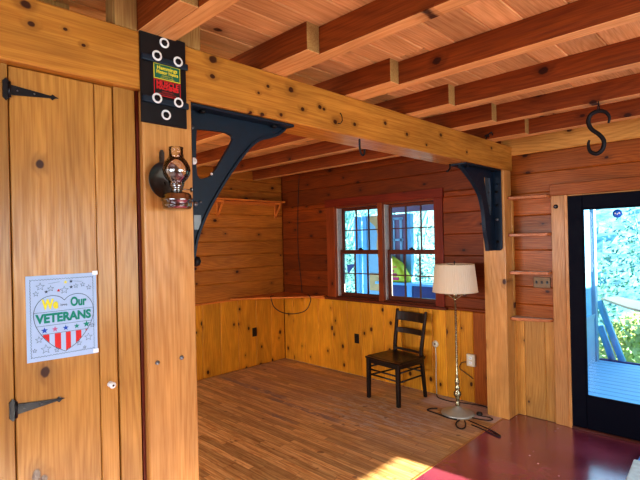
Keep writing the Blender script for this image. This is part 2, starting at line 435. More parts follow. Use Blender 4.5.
def hboards(mb, x0, x1, zs, y0, y1, holes, axis='x', mi=0, off=None):
    """horizontal boards between successive zs, cut round the holes (a0,a1,z0,z1)"""
    for z0, z1 in zip(zs, zs[1:]):
        cuts = sorted({z0, z1} | {z for h in holes for z in h[2:] if z0 < z < z1})
        ti = random.uniform(.74, 1.2); of = (random.uniform(-20, 20), random.uniform(-9, 9), random.uniform(-9, 9))
        for a, b in zip(cuts, cuts[1:]):
            segs = [(x0, x1)]
            for h in holes:
                if h[2] < (a+b)/2 < h[3]:
                    segs = [q for s in segs for q in ((s[0], min(s[1], h[0])), (max(s[0], h[1]), s[1])) if q[1]-q[0] > .003]
            for s in segs:
                if axis == 'x': mb.box(s[0], s[1], y0, y1, a, b, 'x', ti, of, mi)
                else: mb.box(y0, y1, s[0], s[1], a, b, 'y', ti, of, mi)
def vboards(mb, a0, a1, z0, z1, y0, y1, w=.17, axis='x', mi=0, edges=None):
    es = edges
    if es is None:
        es = [a0]
        while es[-1] < a1-.02:
            es.append(min(a1, es[-1]+w*random.uniform(.75, 1.2)))
    for a, b in zip(es, es[1:]):
        if axis == 'x': mb.box(a, b, y0, y1, z0, z1, 'z', None, None, mi)
        else: mb.box(y0, y1, a, b, z0, z1, 'z', None, None, mi)

WIN = (-4.02, -2.60, .94, 2.075)
DOOR = (-1.305, -.385, 0., 1.995)

# back wall
mb = MB()
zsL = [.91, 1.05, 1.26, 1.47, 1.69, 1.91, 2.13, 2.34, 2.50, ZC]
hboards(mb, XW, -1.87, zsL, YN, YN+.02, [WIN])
zsR = [.91, 1.03, 1.19, 1.32, 1.525, 1.66, 1.84, 2.04, 2.22, 2.40, ZC]
hboards(mb, -1.87, XE, zsR[:-1], YN, YN+.02, [DOOR], mi=2)
hboards(mb, -1.87, XE, zsR[-2:], YN-.018, YN+.02, [DOOR], mi=3)
vboards(mb, XW, -1.87, 0, .91, YN, YN+.02, mi=1, edges=[XW, -4.86, -4.62, -4.36, -4.11, -3.86, -3.64, -3.47, -3.30, -3.06, -2.82, -2.66, -2.50, -2.34, -2.20])
vboards(mb, -2.20, -1.87, 0, .91, YN, YN+.02, mi=2, edges=[-2.20, -2.03, -1.87])
vboards(mb, -1.87, -1.38, 0, .91, YN, YN+.02, mi=3, edges=[-1.87, -1.70, -1.52, -1.36, -1.30])
vboards(mb, -.385, XE, 0, .91, YN, YN+.02, mi=3)
# the body of the wall behind the boards
for x0, x1, z0, z1 in ((XW-.1, WIN[0]-.03, -.1, ZC+.1), (WIN[0]-.03, WIN[1]+.03, -.1, WIN[2]-.02), (WIN[0]-.03, WIN[1]+.03, WIN[3]+.02, ZC+.1),
                       (WIN[1]+.03, DOOR[0]-.01, -.1, ZC+.1), (DOOR[0]-.01, DOOR[1]+.01, DOOR[3]+.01, ZC+.1), (DOOR[1]+.01, XE+.1, -.1, ZC+.1)):
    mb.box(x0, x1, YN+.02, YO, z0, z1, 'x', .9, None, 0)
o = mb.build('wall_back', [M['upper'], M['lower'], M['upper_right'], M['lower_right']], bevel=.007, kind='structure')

# left (west) wall
mb = MB()
hboards(mb, YS, YN, [.92, 1.14, 1.32, 1.50, 1.67, 1.85, 2.02, 2.18, 2.34, 2.47, ZC], XW-.02, XW, [], axis='y')
ed = [YS]
while ed[-1] < 2.2: ed.append(ed[-1]+random.uniform(.15, .24))
vboards(mb, YS, YN, 0, .92, XW-.02, XW, axis='y', mi=1, edges=ed+[2.45, 2.68, 2.86, 3.07, 3.33, 3.60, 3.89, 4.15, 4.39])
mb.box(XW-.12, XW-.02, YS-.1, YN+.1, -.1, ZC+.1, 'y', .9)
mb.build('wall_left', [M['upper_left'], M['lower']], bevel=.010, kind='structure')

# right (east) wall with the window the sun comes through, and the wall behind the camera
EW = (.5, 3.34, .8, 2.05)
mb = MB()
for y0, y1, z0, z1 in ((YS-.1, EW[0], -.1, ZC+.1), (EW[1], YN+.14, -.1, ZC+.1), (EW[0], EW[1], -.1, EW[2]), (EW[0], EW[1], EW[3], ZC+.1)):
    mb.box(XE, XE+.04, y0, y1, z0, z1, 'y')
mb.build('wall_right', [M['lower_right']], kind='structure')
SW = (-1.2, 1.8, .7, 2.15)
mb = MB()
for x0, x1, z0, z1 in ((XW-.1, SW[0], -.1, ZC+.1), (SW[1], XE+.1, -.1, ZC+.1), (SW[0], SW[1], -.1, SW[2]), (SW[0], SW[1], SW[3], ZC+.1)):
    mb.box(x0, x1, YS-.06, YS, z0, z1, 'x')
mb.build('wall_front', [M['lower_right']], kind='structure')

# floors
mb = MB(); mb.box(XW-.02, -1.83, YS, YN, -.06, 0, 'x'); mb.build('floor', M['oak'], kind='structure')
mb = MB(); mb.box(-1.83, XE, YS, YN, -.06, 0, 'x'); mb.build('floor', M['redfloor'], kind='structure')
mb = MB(); mb.box(-1.836, -1.822, YS, 4.25, 0, .003, 'y', 1.); mb.build('trim_1', M['casing'], kind='structure')
# ceiling boards run front to back
mb = MB(); x = XW-.02
while x < XE:
    w = random.choice((.13, .15, .18, .2)); x1 = min(XE+.05, x+w)
    ys = sorted([YS, random.uniform(-1.5, 1), random.uniform(1.5, 4), YN+.02])
    for a, b in zip(ys, ys[1:]): mb.box(x, x1, a, b, ZC, ZC+.02, 'y')
    x = x1
mb.box(XW-.1, XE+.1, YS-.06, YO, ZC+.02, ZC+.12, 'x', .8)
mb.build('ceiling', M['ceiling'], bevel=.006, kind='structure')

# ------------------------------------------------------------------ beam, posts, closet wall
mb = MB(); mb.box(BX0, BX1, YS, 4.385, BZ0, BZ1, 'y', 1., (0, 0, 0))
tag(mb.build('beam', M['beam'], bevel=.006), 'long knotty pine beam running from the closet to the back wall', 'beam')
mb = MB(); mb.box(BX0, BX1, .832, 1.048, 0, BZ0, 'z', 1.02)
post = thing('post', 'wide smooth pine post beside the plank door, under the black plate', 'post', (-1.87, .94, 0))
mb.build('shaft', M['post'], post, .005)
for y, z in ((.871, 1.183), (.976, 1.183)):
    q = MB().lathe([(.009, 0), (.009, .003), (.006, .006), (.0, .006)], (BX1, y, z), 16, 'x').build('bolt_head', M['bolt'], post)
mb = MB(); mb.box(BX0, BX1, 4.185, 4.345, 0, BZ0, 'z', 1.05)
tag(mb.build('post', M['post'], bevel=.006), 'rough pine post standing against the back wall, right of the floor lamp', 'post')
mb = MB(); mb.box(-1.84, BX1+.001, 4.345, 4.389, 0, 2.0, 'z', 1.1)
struct(mb.build('trim_2', M['lower_right'], bevel=.004))

# closet partition with plank door
mb = MB()
e = [YS]
while e[-1] < .15: e.append(e[-1]+random.uniform(.15, .2))
e = e[:-1]+[.2, .393]
vboards(mb, YS, .393, 0, BZ0, -1.83, -1.81, axis='y', edges=e)
mb.box(-1.83, -1.806, .737, .819, 0, BZ0, 'z', 1.03)
mb.box(-1.95, -1.832, YS, .393, 0, BZ0, 'z', .8)
mb.box(-1.95, -1.832, .737, .832, 0, BZ0, 'z', .8)
mb.build('wall_closet', M['door'], bevel=.002, kind='structure')
mb = MB(); mb.box(-1.812, -1.80, .8205, .8315, 0, BZ0, 'z', .6); struct(mb.build('trim_shadow_gap', M['trim_red']))  # shadow in the gap beside the post, built as a dark strip
door = thing('door_2', None, None, (-1.82, .395, 0), kind='structure')
mb = MB(); mb.box(-1.835, -1.811, .397, .666, .01, 2.254, 'z', 1.0, (0, 0, 0)); mb.box(-1.835, -1.811, .668, .733, .01, 2.254, 'z', 1.08)
mb.build('plank_panel', M['door'], door, .003)
for z, tip in ((2.173, 2.180), (1.118, 1.128)):
    mb = MB()   # strap hinge: leaf with spear finials + tapering strap with a spear tip
    mb.prism([(.378, z-.026), (.388, z-.038), (.398, z-.026), (.398, z+.026), (.388, z+.038), (.378, z+.026)], -1.811, -1.806, 'x')
    mb.lathe([(.0045, -.026), (.0045, .026)], (-1.805, .397, z), 10)
    mb.prism([(.400, z-.017), (.520, z-.004), (.526, z-.010), (.535, z-.002), (.545, z), (.535, z+.004), (.526, z+.010), (.520, z+.004), (.400, z+.017)], -1.811, -1.806, 'x')
    for y in (.42, .47): mb.lathe([(.003, 0), (.0015, .002)], (-1.806, y, z), 8, 'x', mi=1)
    mb.build('hinge', [M['black_metal'], M['bolt']], door)
mb = MB().lathe([(.011, 0), (.011, .002), (.005, .004), (.005, .014), (.011, .018), (.0125, .024), (.009, .029), (0, .030)], (-1.811, .703, 1.13), 20, 'x')
mb.lathe([(.004, .0305), (0, .032)], (-1.811, .703, 1.13), 10, 'x', mi=1)
mb.build('knob', [M['white'], M['bronze']], door)

# ------------------------------------------------------------------ joists
ORD = ['first', 'second', 'third', 'fourth', 'fifth', 'sixth', 'seventh', 'eighth', 'ninth', 'tenth']
ys = [3.88-.6115*k for k in range(10)]
for k, y in enumerate(ys):
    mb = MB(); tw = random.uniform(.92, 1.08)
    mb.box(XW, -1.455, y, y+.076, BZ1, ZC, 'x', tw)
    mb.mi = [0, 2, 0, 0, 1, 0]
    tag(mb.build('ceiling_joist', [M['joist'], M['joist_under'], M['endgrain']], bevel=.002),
        f'{ORD[k]} short-lapped joist from the back wall, over the nook with the window', 'joist', 'joists over the window nook')
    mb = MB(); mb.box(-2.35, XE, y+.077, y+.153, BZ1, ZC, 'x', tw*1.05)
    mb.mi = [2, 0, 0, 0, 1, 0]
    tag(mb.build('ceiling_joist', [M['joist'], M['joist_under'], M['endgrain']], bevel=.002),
        f'{ORD[k]} long joist from the back wall, on the glass door side', 'joist', 'joists over the glass door side')
# blocking that stands on the beam beside the joists
for y0, y1, lab in ((.735, .822, 'pale pine block on the beam just left of the black plate'), (1.05-.085, 1.100, 'pale pine block on the beam just right of the black plate')):
    mb = MB(); mb.box(BX1-.09, BX1-.005, y0, y1, BZ1, ZC, 'z', .95)
    tag(mb.build('blocking', M['endgrain'], bevel=.002), lab, 'wood block')
mb = MB(); vboards(mb, .25, .65, BZ1, ZC, -2.02, -2.0, .06, 'y')
struct(mb.build('trim_4', M['endgrain'], bevel=.002))

# ------------------------------------------------------------------ black plate with white rings and two magnets
pl = thing('wall_plate', 'black metal plate with six white rings at the top of the post', 'plate', (BX1, .925, 2.13))
mb = MB(); mb.box(BX1, BX1+.010, .824, 1.020, 2.130, 2.492, 'z', 1.)
mb.build('panel', M['black_metal'], pl, .002)
for z in (2.385, 2.222):
    mb = MB().prism([(.826, z-.014), (1.026, z-.014), (1.026, z+.014), (.826, z+.014)], BX1+.010, BX1+.021, 'x')
    mb.build('strap', M['iron'], pl, .006, segs=2)
for y, z in ((.925, 2.462), (.887, 2.398), (.978, 2.397), (.884, 2.229), (.976, 2.229), (.926, 2.172)):
    r0, r1, x = .0125, .0205, BX1+(.021 if 2.2 < z < 2.42 else .010)
    q = MB().lathe([(r0, 0), (r1, 0), (r1, .003), (r1-.002, .004), (r0+.001, .004), (r0, .003), (r0, 0)], (x, y, z), 28, 'x', cap=False).build('ring', M['white'], pl)
    MB().lathe([(.0115, 0), (.0115, .006), (.008, .009), (0, .009)], (x, y, z), 6, 'x').build('bolt_head', M['bolt_dark'], q)
def sign(z0, z1, y0, y1, name, lab, border, face, lines, bmat_rest):
    t = thing(name, lab, 'sticker', (BX1+.011, (y0+y1)/2, z0))
    mb = MB(); X0 = BX1+.0101
    mb.box(X0, X0+.0012, y0, y1, z0, z1, 'y'); mb.build('border', border, t)
    mb = MB(); mb.box(X0+.0012, X0+.0018, y0+.003, y1-.003, z0+.003, z1-.003, 'y'); mb.build('face', face, t)
    mb = MB()
    for body, size, z, w, b in lines: text_mesh(body, size, (X0+.0022, (y0+y1)/2, z), 'x+', mb, width=w, bold=b)
    mb.build('lettering', bmat_rest, t)
sign(2.312, 2.373, .877, .992, 'magnet_sign', 'green sticker reading Hemmings Motor News on the black plate', M['sign_yellow'], M['sign_green'],
     [('Hemmings', .021, 2.357, .088, .0006), ('Motor News', .020, 2.340, .094, .0006), ('THE BIBLE OF THE', .007, 2.327, .05, .0), ('OLD CAR HOBBY', .007, 2.319, .06, .0)], M['sign_yellow'])
sign(2.245, 2.309, .877, .992, 'magnet_sign', 'black and red sticker reading Muscle Machines below the green one', M['sign_red'], M['sign_black'],
     [('MUSCLE', .026, 2.293, .096, .001), ('MACHINES', .019, 2.277, .096, .001), ('AMERICAN', .008, 2.262, .05, 0), ('PERFORMANCE', .008, 2.253, .075, 0)], M['sign_red'])

# ------------------------------------------------------------------ colouring sheet taped to the door
ps = thing('poster', 'coloured-in paper reading We love Our Veterans taped to the plank door', 'poster', (-1.811, .545, 1.262))
PY0, PY1, PZ0, PZ1 = .432, .660, 1.262, 1.553
PX = -1.8095
MB().add([(PX, PY0+.001, PZ0+.006), (PX, PY1, PZ0-.006), (PX, PY1-.001, PZ1), (PX, PY0, PZ1), (PX-.001, PY0, PZ0), (PX-.001, PY1, PZ0), (PX-.001, PY1, PZ1), (PX-.001, PY0, PZ1)],
         [(0, 1, 2, 3), (4, 7, 6, 5), (0, 4, 5, 1), (1, 5, 6, 2), (2, 6, 7, 3), (3, 7, 4, 0)]).build('sheet', M['paper'], ps)
U = lambda u: PY0+u*(PY1-PY0)
V = lambda v: PZ1-v*(PZ1-PZ0)
def flat(mb, poly, x, mi=0): mb.add([(x, U(u), V(v)) for u, v in poly], [tuple(range(len(poly)))], mi=mi)
def line2(mb, pts, w, x, mi=0, closed=False):
    P = [Vector((U(u), V(v))) for u, v in pts]; n = len(P)
    for i in range(n if closed else n-1):
        a, b = P[i], P[(i+1) % n]; d = (b-a)
        if d.length < 1e-6: continue
        d.normalize(); q = Vector((-d.y, d.x))*w/2; a = a-d*w*.3; b = b+d*w*.3
        mb.add([(x, *(a+q)), (x, *(a-q)), (x, *(b-q)), (x, *(b+q))], [(0, 1, 2, 3)], mi=mi)
def star(u, v, r, rot=0.):
    k = (PY1-PY0)/(PZ1-PZ0)
    return [(u+r*(1 if i % 2 == 0 else .42)*math.sin(rot+i*PI/5), v-k*r*(1 if i % 2 == 0 else .42)*math.cos(rot+i*PI/5)) for i in range(10)]
def arc2(pts, n=5):
    P = [pts[0]]+list(pts)+[pts[-1]]; out = []
    for i in range(1, len(P)-2):
        for j in range(n):
            t = j/n
            out.append(tuple(.5*((2*P[i][k])+(-P[i-1][k]+P[i+1][k])*t+(2*P[i-1][k]-5*P[i][k]+4*P[i+1][k]-P[i+2][k])*t*t+(-P[i-1][k]+3*P[i][k]-3*P[i+1][k]+P[i+2][k])*t**3) for k in range(2)))
    return out
def heart():
    half = [(0, .31), (.07, .265), (.18, .245), (.30, .27), (.385, .34), (.425, .44), (.415, .54), (.375, .63), (.29, .74), (.16, .85), (0, .93)]
    a = arc2(half)+[half[-1]]
    return [(.52+x, v) for x, v in a]+[(.52-x, v) for x, v in a[::-1][1:-1]]
H = heart()
def span(v):    # u extents of the heart at height v
    us = []
    for (a, b), (c, d) in zip(H, H[1:]+H[:1]):
        if (b-v)*(d-v) <= 0 and b != d: us.append(a+(c-a)*(v-b)/(d-b))
    return (min(us), max(us)) if us else (.5, .5)
mb = MB(); L1, L2, L3 = PX+.0005, PX+.0010, PX+.0015
line2(mb, H, .0015, L2, closed=True)
for v in (.435, .595, .695): line2(mb, [(span(v)[0], v), (span(v)[1], v)], .0010, L2)
bd = []
N = 22
for i in range(N): bd += [(.05+.9*i/N, .045), (.05+.9*(i+.5)/N, .055)]
for i in range(28): bd += [(.95, .045+.91*i/28), (.94, .045+.91*(i+.5)/28)]
for i in range(N): bd += [(.95-.9*i/N, .955), (.95-.9*(i+.5)/N, .945)]
for i in range(28): bd += [(.05, .955-.91*i/28), (.06, .955-.91*(i+.5)/28)]
line2(mb, bd, .0009, L2, closed=True)
for u, v, r in ((.19, .13, .06), (.33, .16, .045), (.13, .21, .04), (.52, .19, .06), (.69, .15, .035), (.79, .14, .035), (.88, .18, .04), (.16, .75, .05), (.25, .87, .07), (.4, .90, .035), (.86, .8, .06), (.72, .86, .04), (.92, .66, .035), (.1, .87, .03), (.8, .92, .025)):
    line2(mb, star(u, v, r), .0008, L2, closed=True)
line2(mb, [(.30, .10), (.46, .085)], .0007, L2); line2(mb, [(.62, .085), (.78, .10)], .0007, L2)
text_mesh('love', .013, (L2, U(.51), V(.365)), 'x+', mb)
for u, v in ((.27, .195), (.62, .16), (.62, .09)): flat(mb, star(u, v, .028), L2)
mb.build('outline_drawing', M['ink'], ps)
mb = MB()
for u0, u1 in ((.215, .30), (.375, .46), (.53, .60), (.675, .755), (.82, .875)):
    top = .70; lo = []; hi = []
    for j in range(9):
        u = u0+(u1-u0)*j/8
        vb = max([b for b in (x/100 for x in range(60, 95)) if span(b)[0] <= u <= span(b)[1]] or [top])
        hi.append((u, top)); lo.append((u, max(top+.002, vb)))
    mb = MB(); flat(mb, hi+lo[::-1], L1); mb.build('red_stripe', M['red_ink'], ps)
mb = MB(); flat(mb, star(.44, .19, .028), L1); mb.build('red_star', M['red_ink'], ps)
mb = MB(); text_mesh('We', .046, (L3, U(.32), V(.350)), 'x+', mb, bold=.0022, width=.052)
mb.build('yellow_lettering', M['yellow_ink'], ps)
mb = MB(); flat(mb, star(.54, .095, .03), L1); mb.build('yellow_star', M['yellow_ink'], ps)
mb = MB(); text_mesh('Our', .044, (L3, U(.72), V(.345)), 'x+', mb, bold=.0016, width=.054)
text_mesh('VETERANS', .042, (L3, U(.515), V(.515)), 'x+', mb, bold=.0018, width=.180)
mb.build('green_lettering', M['green_ink'], ps)
for q in ((.69, .645, .042), (.835, .635, .055)):
    mb = MB(); flat(mb, star(*q), L2); mb.build('green_star', M['green_ink'], ps)
for q in ((.235, .65, .05), (.53, .648, .045)):
    mb = MB(); flat(mb, star(*q), L2); mb.build('blue_star', M['blue_ink'], ps)
mb = MB(); flat(mb, star(.38, .648, .045), L2); mb.build('pink_star', M['pink_ink'], ps)
for u, v in ((.98, .0), (.97, .985)):
    mb = MB(); mb.box(PX+.0004, PX+.001, U(u)-.009, U(u)+.010, V(v)-.008, V(v)+.006, 'y'); mb.build('tape', M['white'], ps)

# ------------------------------------------------------------------ oil lamp on the post
ol = thing('oil_lamp', 'wall oil lamp with glass chimney and round tin reflector on the post', 'lamp', (BX1, .915, 1.83))
mb = MB().lathe([(.0, .002), (.040, .003), (.064, .010), (.074, .020), (.076, .020), (.067, .006), (.040, 0), (0, -.001)], (BX1+.012, .912, 1.905), 40, 'x', cap=False)
mb.build('reflector', M['reflector'], ol)
mb = MB(); mb.prism([(.898, 1.905), (.918, 1.905), (.918, 2.02), (.913, 2.03), (.903, 2.03), (.898, 2.02)], BX1, BX1+.004, 'x')
mb.tube([(BX1+.006, .905, 1.88), (BX1+.02, .91, 1.85), (BX1+.02, .915, 1.83), (BX1+.04, .92, 1.82)], .0045, 8)
mb.lathe([(.004, 0), (.003, .003), (0, .003)], (BX1+.004, .903, 2.005), 10, 'x')
mb.build('bracket', M['reflector'], ol)
cx, cy = BX1+.092, .921
mb = MB().lathe([(.040, 0), (.052, .004), (.056, .014), (.056, .030), (.061, .033), (.061, .042), (.056, .045), (.054, .056), (.046, .064), (.024, .070), (.020, .072)], (cx, cy, 1.785), 36)
mb.build('font', M['lamp_metal'], ol)
mb = MB().lathe([(.018, 0), (.021, .004), (.021, .010), (.016, .013), (.026, .018), (.028, .026), (.022, .030), (.010, .036), (.006, .044), (0, .044)], (cx, cy, 1.855), 28)
mb.tube([(cx, cy+.015, 1.866), (cx, cy+.062, 1.866)], .0018, 6); mb.lathe([(.010, 0), (.010, .003)], (cx, cy+.062, 1.866), 14, 'y')
mb.build('burner', M['lamp_metal'], ol)
po = [(.028, 0), (.030, .010), (.042, .024), (.051, .040), (.054, .056), (.052, .070), (.045, .086), (.036, .098), (.029, .106), (.027, .118), (.027, .132), (.029, .145)]
mb = MB().lathe(po+[(r-.002, h) for r, h in po[::-1]], (cx, cy, 1.882), 40, cap=False)
mb.build('chimney', M['chimney'], ol)
mb = MB().tube([(BX1+.001, .985, 2.02), (BX1+.02, .985, 2.024), (BX1+.03, .985, 2.014), (BX1+.03, .985, 1.996), (BX1+.022, .985, 1.985)], .004, 8)
tag(mb.build('iron_hook', M['wrought']), 'tiny black iron hook on the post just above the lamp chimney', 'hook')

# ------------------------------------------------------------------ cast iron shelf brackets under the beam
def arc(pts, n=6):      # Catmull-Rom through points
    out = []
    P = [pts[0]]+list(pts)+[pts[-1]]
    for i in range(1, len(P)-2):
        for j in range(n):
            t = j/n
            out.append(tuple(.5*((2*P[i][k])+(-P[i-1][k]+P[i+1][k])*t+(2*P[i-1][k]-5*P[i][k]+4*P[i+1][k]-P[i+2][k])*t*t+(-P[i-1][k]+3*P[i][k]-3*P[i+1][k]+P[i+2][k])*t**3) for k in range(2)))
    out.append(tuple(pts[-1])); return out
def iron_bracket(name, lab, Y, sgn, outer, hole, zbot, xa=-1.94, xb=-1.79):
    t = thing(name, lab, 'bracket', (-1.9, Y, BZ0))
    xc = (xa+xb)/2; T = lambda p: (Y+sgn*p[0], BZ0-p[1])
    oc = arc(outer)
    L = outer[0][0]
    # web: ring between outline (0,0)->(L,0)->outer->(0,zbot) and the hole, stitched as quads along matched angles
    outline = [(0, 0)]+[(L*i/10, 0) for i in range(1, 11)]+oc+[(0, zbot)]+[(0, zbot*(1-i/12)) for i in range(1, 12)]
    hc = arc(hole+[hole[0]], 5)[:-1]
    from mathutils.geometry import tessellate_polygon
    flatp = outline+hc
    tris = tessellate_polygon([[Vector((*p, 0)) for p in outline], [Vector((*p, 0)) for p in hc]])
    n = len(flatp); no = len(outline); mb = MB()
    vs = [(xc-.009, *T(p)) for p in flatp]+[(xc+.009, *T(p)) for p in flatp]
    fs = [tuple(q) for q in tris]+[tuple(k+n for k in q)[::-1] for q in tris]
    for a0, a1 in ((0, no), (no, n)):
        for k in range(a0, a1):
            l = k+1 if k+1 < a1 else a0; fs.append((k, l, l+n, k+n))
    mb.add(vs, fs)
    mb.build('web', M['iron'], t)
    # rim following the outer curve
    rim = MB()
    for p, q in zip(oc, oc[1:]):
        d = Vector((q[0]-p[0], q[1]-p[1])); 
        if d.length < 1e-6: continue
        nn = Vector((-d.y, d.x)).normalized()*.006
        A = [T((p[0]+nn.x, p[1]+nn.y)), T((q[0]+nn.x, q[1]+nn.y)), T((q[0]-nn.x, q[1]-nn.y)), T((p[0]-nn.x, p[1]-nn.y))]
        rim.prism(A, xc-.017, xc+.017, 'x')
    rim.build('rim', M['iron'], t)
    f = MB(); y0, y1 = sorted((Y, Y+sgn*(L+.004)))
    f.prism([(xa, y0), (xb, y0), (xb, y1), (xa, y1)], BZ0-.014, BZ0-.0005, 'z'); f.build('top_flange', M['iron'], t, .003)
    f = MB(); y0, y1 = sorted((Y+sgn*.0005, Y+sgn*.014))
    f.prism([(xa, BZ0-.014), (xb, BZ0-.014), (xb, BZ0-zbot+.02), (xb-.02, BZ0-zbot), (xa+.02, BZ0-zbot), (xa, BZ0-zbot+.02)], y0, y1, 'y'); f.build('post_flange', M['iron'], t, .003)
    for d in (.09, L-.10):
        for x in (xc-.035, xc+.035): MB().lathe([(.015, 0), (.015, -.009), (.010, -.013), (0, -.013)], (x, Y+sgn*d, BZ0-.014), 6).build('bolt_head', M['bolt_dark'], t)
    for dz, m in ((.13, 'iron'), (.20, 'bolt_dark'), (.32, 'white') if sgn > 0 else (.32, 'bolt_dark'), (.45, 'bolt'), (zbot-.08, 'bolt_dark')):
        for x in ((xc+.035,) if sgn > 0 else (xc-.03, xc+.035)): MB().lathe([(.013, 0), (.013, sgn*.008), (.009, sgn*.012), (0, sgn*.012)], (x, Y+sgn*.014, BZ0-dz), 8, 'y').build('bolt_head', M[m], t)
    if sgn > 0:
        for dy, dz, r, m in ((.055, .24, .016, 'white'), (.145, .29, .006, 'white'), (.06, .43, .011, 'bolt'), (.085, .42, .006, 'bolt'), (.05, .09, .010, 'bolt')):
            MB().lathe([(r, 0), (r, .004), (r*.7, .007), (0, .007)], (xc+.009, Y+dy, BZ0-dz), 14, 'x').build('bolt_head', M[m], t)
        mb = MB(); mb.box(xc+.009, xc+.012, Y+.045, Y+.085, BZ0-.545, BZ0-.48, 'z'); mb.build('bare_patch', M['bolt'], t)
    return t
near_outer = [(.605, .004), (.585, .025), (.53, .06), (.41, .105), (.31, .20), (.19, .355), (.105, .49), (.062, .59), (.045, .67)]
near_hole = [(.075, .095), (.17, .088), (.245, .090), (.268, .115), (.215, .20), (.155, .285), (.12, .308), (.075, .305), (.07, .19)]
nb = iron_bracket('iron_bracket', 'large blue-black cast iron bracket joining the beam to the near post', 1.048, 1, near_outer, near_hole, .69)
fb = MB().lathe([(0, -.024), (.018, -.018), (.024, 0), (.018, .018), (0, .024)], (-1.865, 1.108, 1.572), 18, cap=False)
fb.build('bolt_head', M['bolt_dark'], nb)
far_outer = [(.66, .004), (.60, .03), (.445, .115), (.33, .20), (.27, .275), (.225, .40), (.205, .54), (.17, .66), (.155, .73)]
far_hole = [(.09, .075), (.18, .075), (.205, .10), (.16, .26), (.11, .40), (.085, .42), (.075, .40), (.075, .20)]
iron_bracket('iron_bracket', 'dark cast iron bracket under the beam at the far post by the floor lamp', 4.185, -1, far_outer, far_hole, .73)

# ------------------------------------------------------------------ hooks
x = BX1+.016
mb = MB().tube([(BX1-.01, 1.992, 2.372), (BX1+.006, 1.992, 2.368), (x, 1.99, 2.35), (x+.002, 1.99, 2.325), (x, 1.975, 2.307), (x, 1.955, 2.305)], .0025, 8)
tag(mb.build('wire_hook', M['wrought']), 'thin bent wire hook on the face of the beam near its middle', 'hook')
mb = MB().tube(arc([(2.163, 2.262), (2.165, 2.215), (2.175, 2.17), (2.16, 2.148), (2.135, 2.152), (2.128, 2.175)], 5) and [(BX1-.01, a, b) for a, b in arc([(2.172, 2.252), (2.172, 2.21), (2.178, 2.178), (2.196, 2.158), (2.214, 2.168), (2.216, 2.195)], 5)], .006, 8)
tag(mb.build('iron_hook', M['wrought']), 'black iron hook hanging below the middle of the beam', 'hook')
mb = MB().tube([(BX1-.005, 3.85, 2.481), (BX1+.02, 3.84, 2.515), (BX1+.045, 3.855, 2.535), (BX1+.05, 3.87, 2.51)], .006, 8)
mb.tube([(BX1+.012, 3.80, 2.50), (BX1+.02, 3.84, 2.515), (BX1+.01, 3.89, 2.50)], .005, 8)
tag(mb.build('iron_hook', M['wrought']), 'small rusty iron hook on top of the beam near its far end', 'hook')
mb = MB().tube([(-1.90, 3.46, 2.248), (-1.90, 3.46, 2.215), (-1.90, 3.43, 2.19), (-1.90, 3.405, 2.185)], .007, 8)
tag(mb.build('iron_hook', M['wrought']), 'short iron hook under the beam beside the far bracket tip', 'hook')
# S hook hanging from a nail in a joist
sx_, sy_, zt, zb = -.80, 3.34, 2.435, 2.165
t = thing('s_hook', 'big black iron S hook hanging from a ceiling joist near the glass door', 'hook', (sx_, sy_, zt))
pts = arc([(sx_+.060, 2.350), (sx_+.065, 2.385), (sx_+.045, 2.420), (sx_+.005, 2.436), (sx_-.038, 2.420), (sx_-.052, 2.378), (sx_-.035, 2.330), (sx_+.005, 2.290), (sx_+.032, 2.245), (sx_+.025, 2.195), (sx_-.008, 2.170), (sx_-.045, 2.190), (sx_-.055, 2.235), (sx_-.048, 2.262)], 6)
n = len(pts)
MB().tube([(a-.008, sy_, b-.010) for a, b in pts], [.006+.007*min(1, 5*min(i/(n-1), 1-i/(n-1))) for i in range(n)], 10).build('hook_body', M['wrought'], t)
mb = MB().tube([(sx_, sy_, 2.488), (sx_, sy_, 2.462)], .003, 8)
c = [(sx_, sy_+.020*math.sin(a), 2.442+.020*math.cos(a)) for a in (k*2*PI/14 for k in range(14))]
mb.tube(c, .003, 8, closed=True)
tag(mb.build('screw_eye', M['wrought']), 'small screw eye in a joist that the S hook hangs from', 'screw eye')

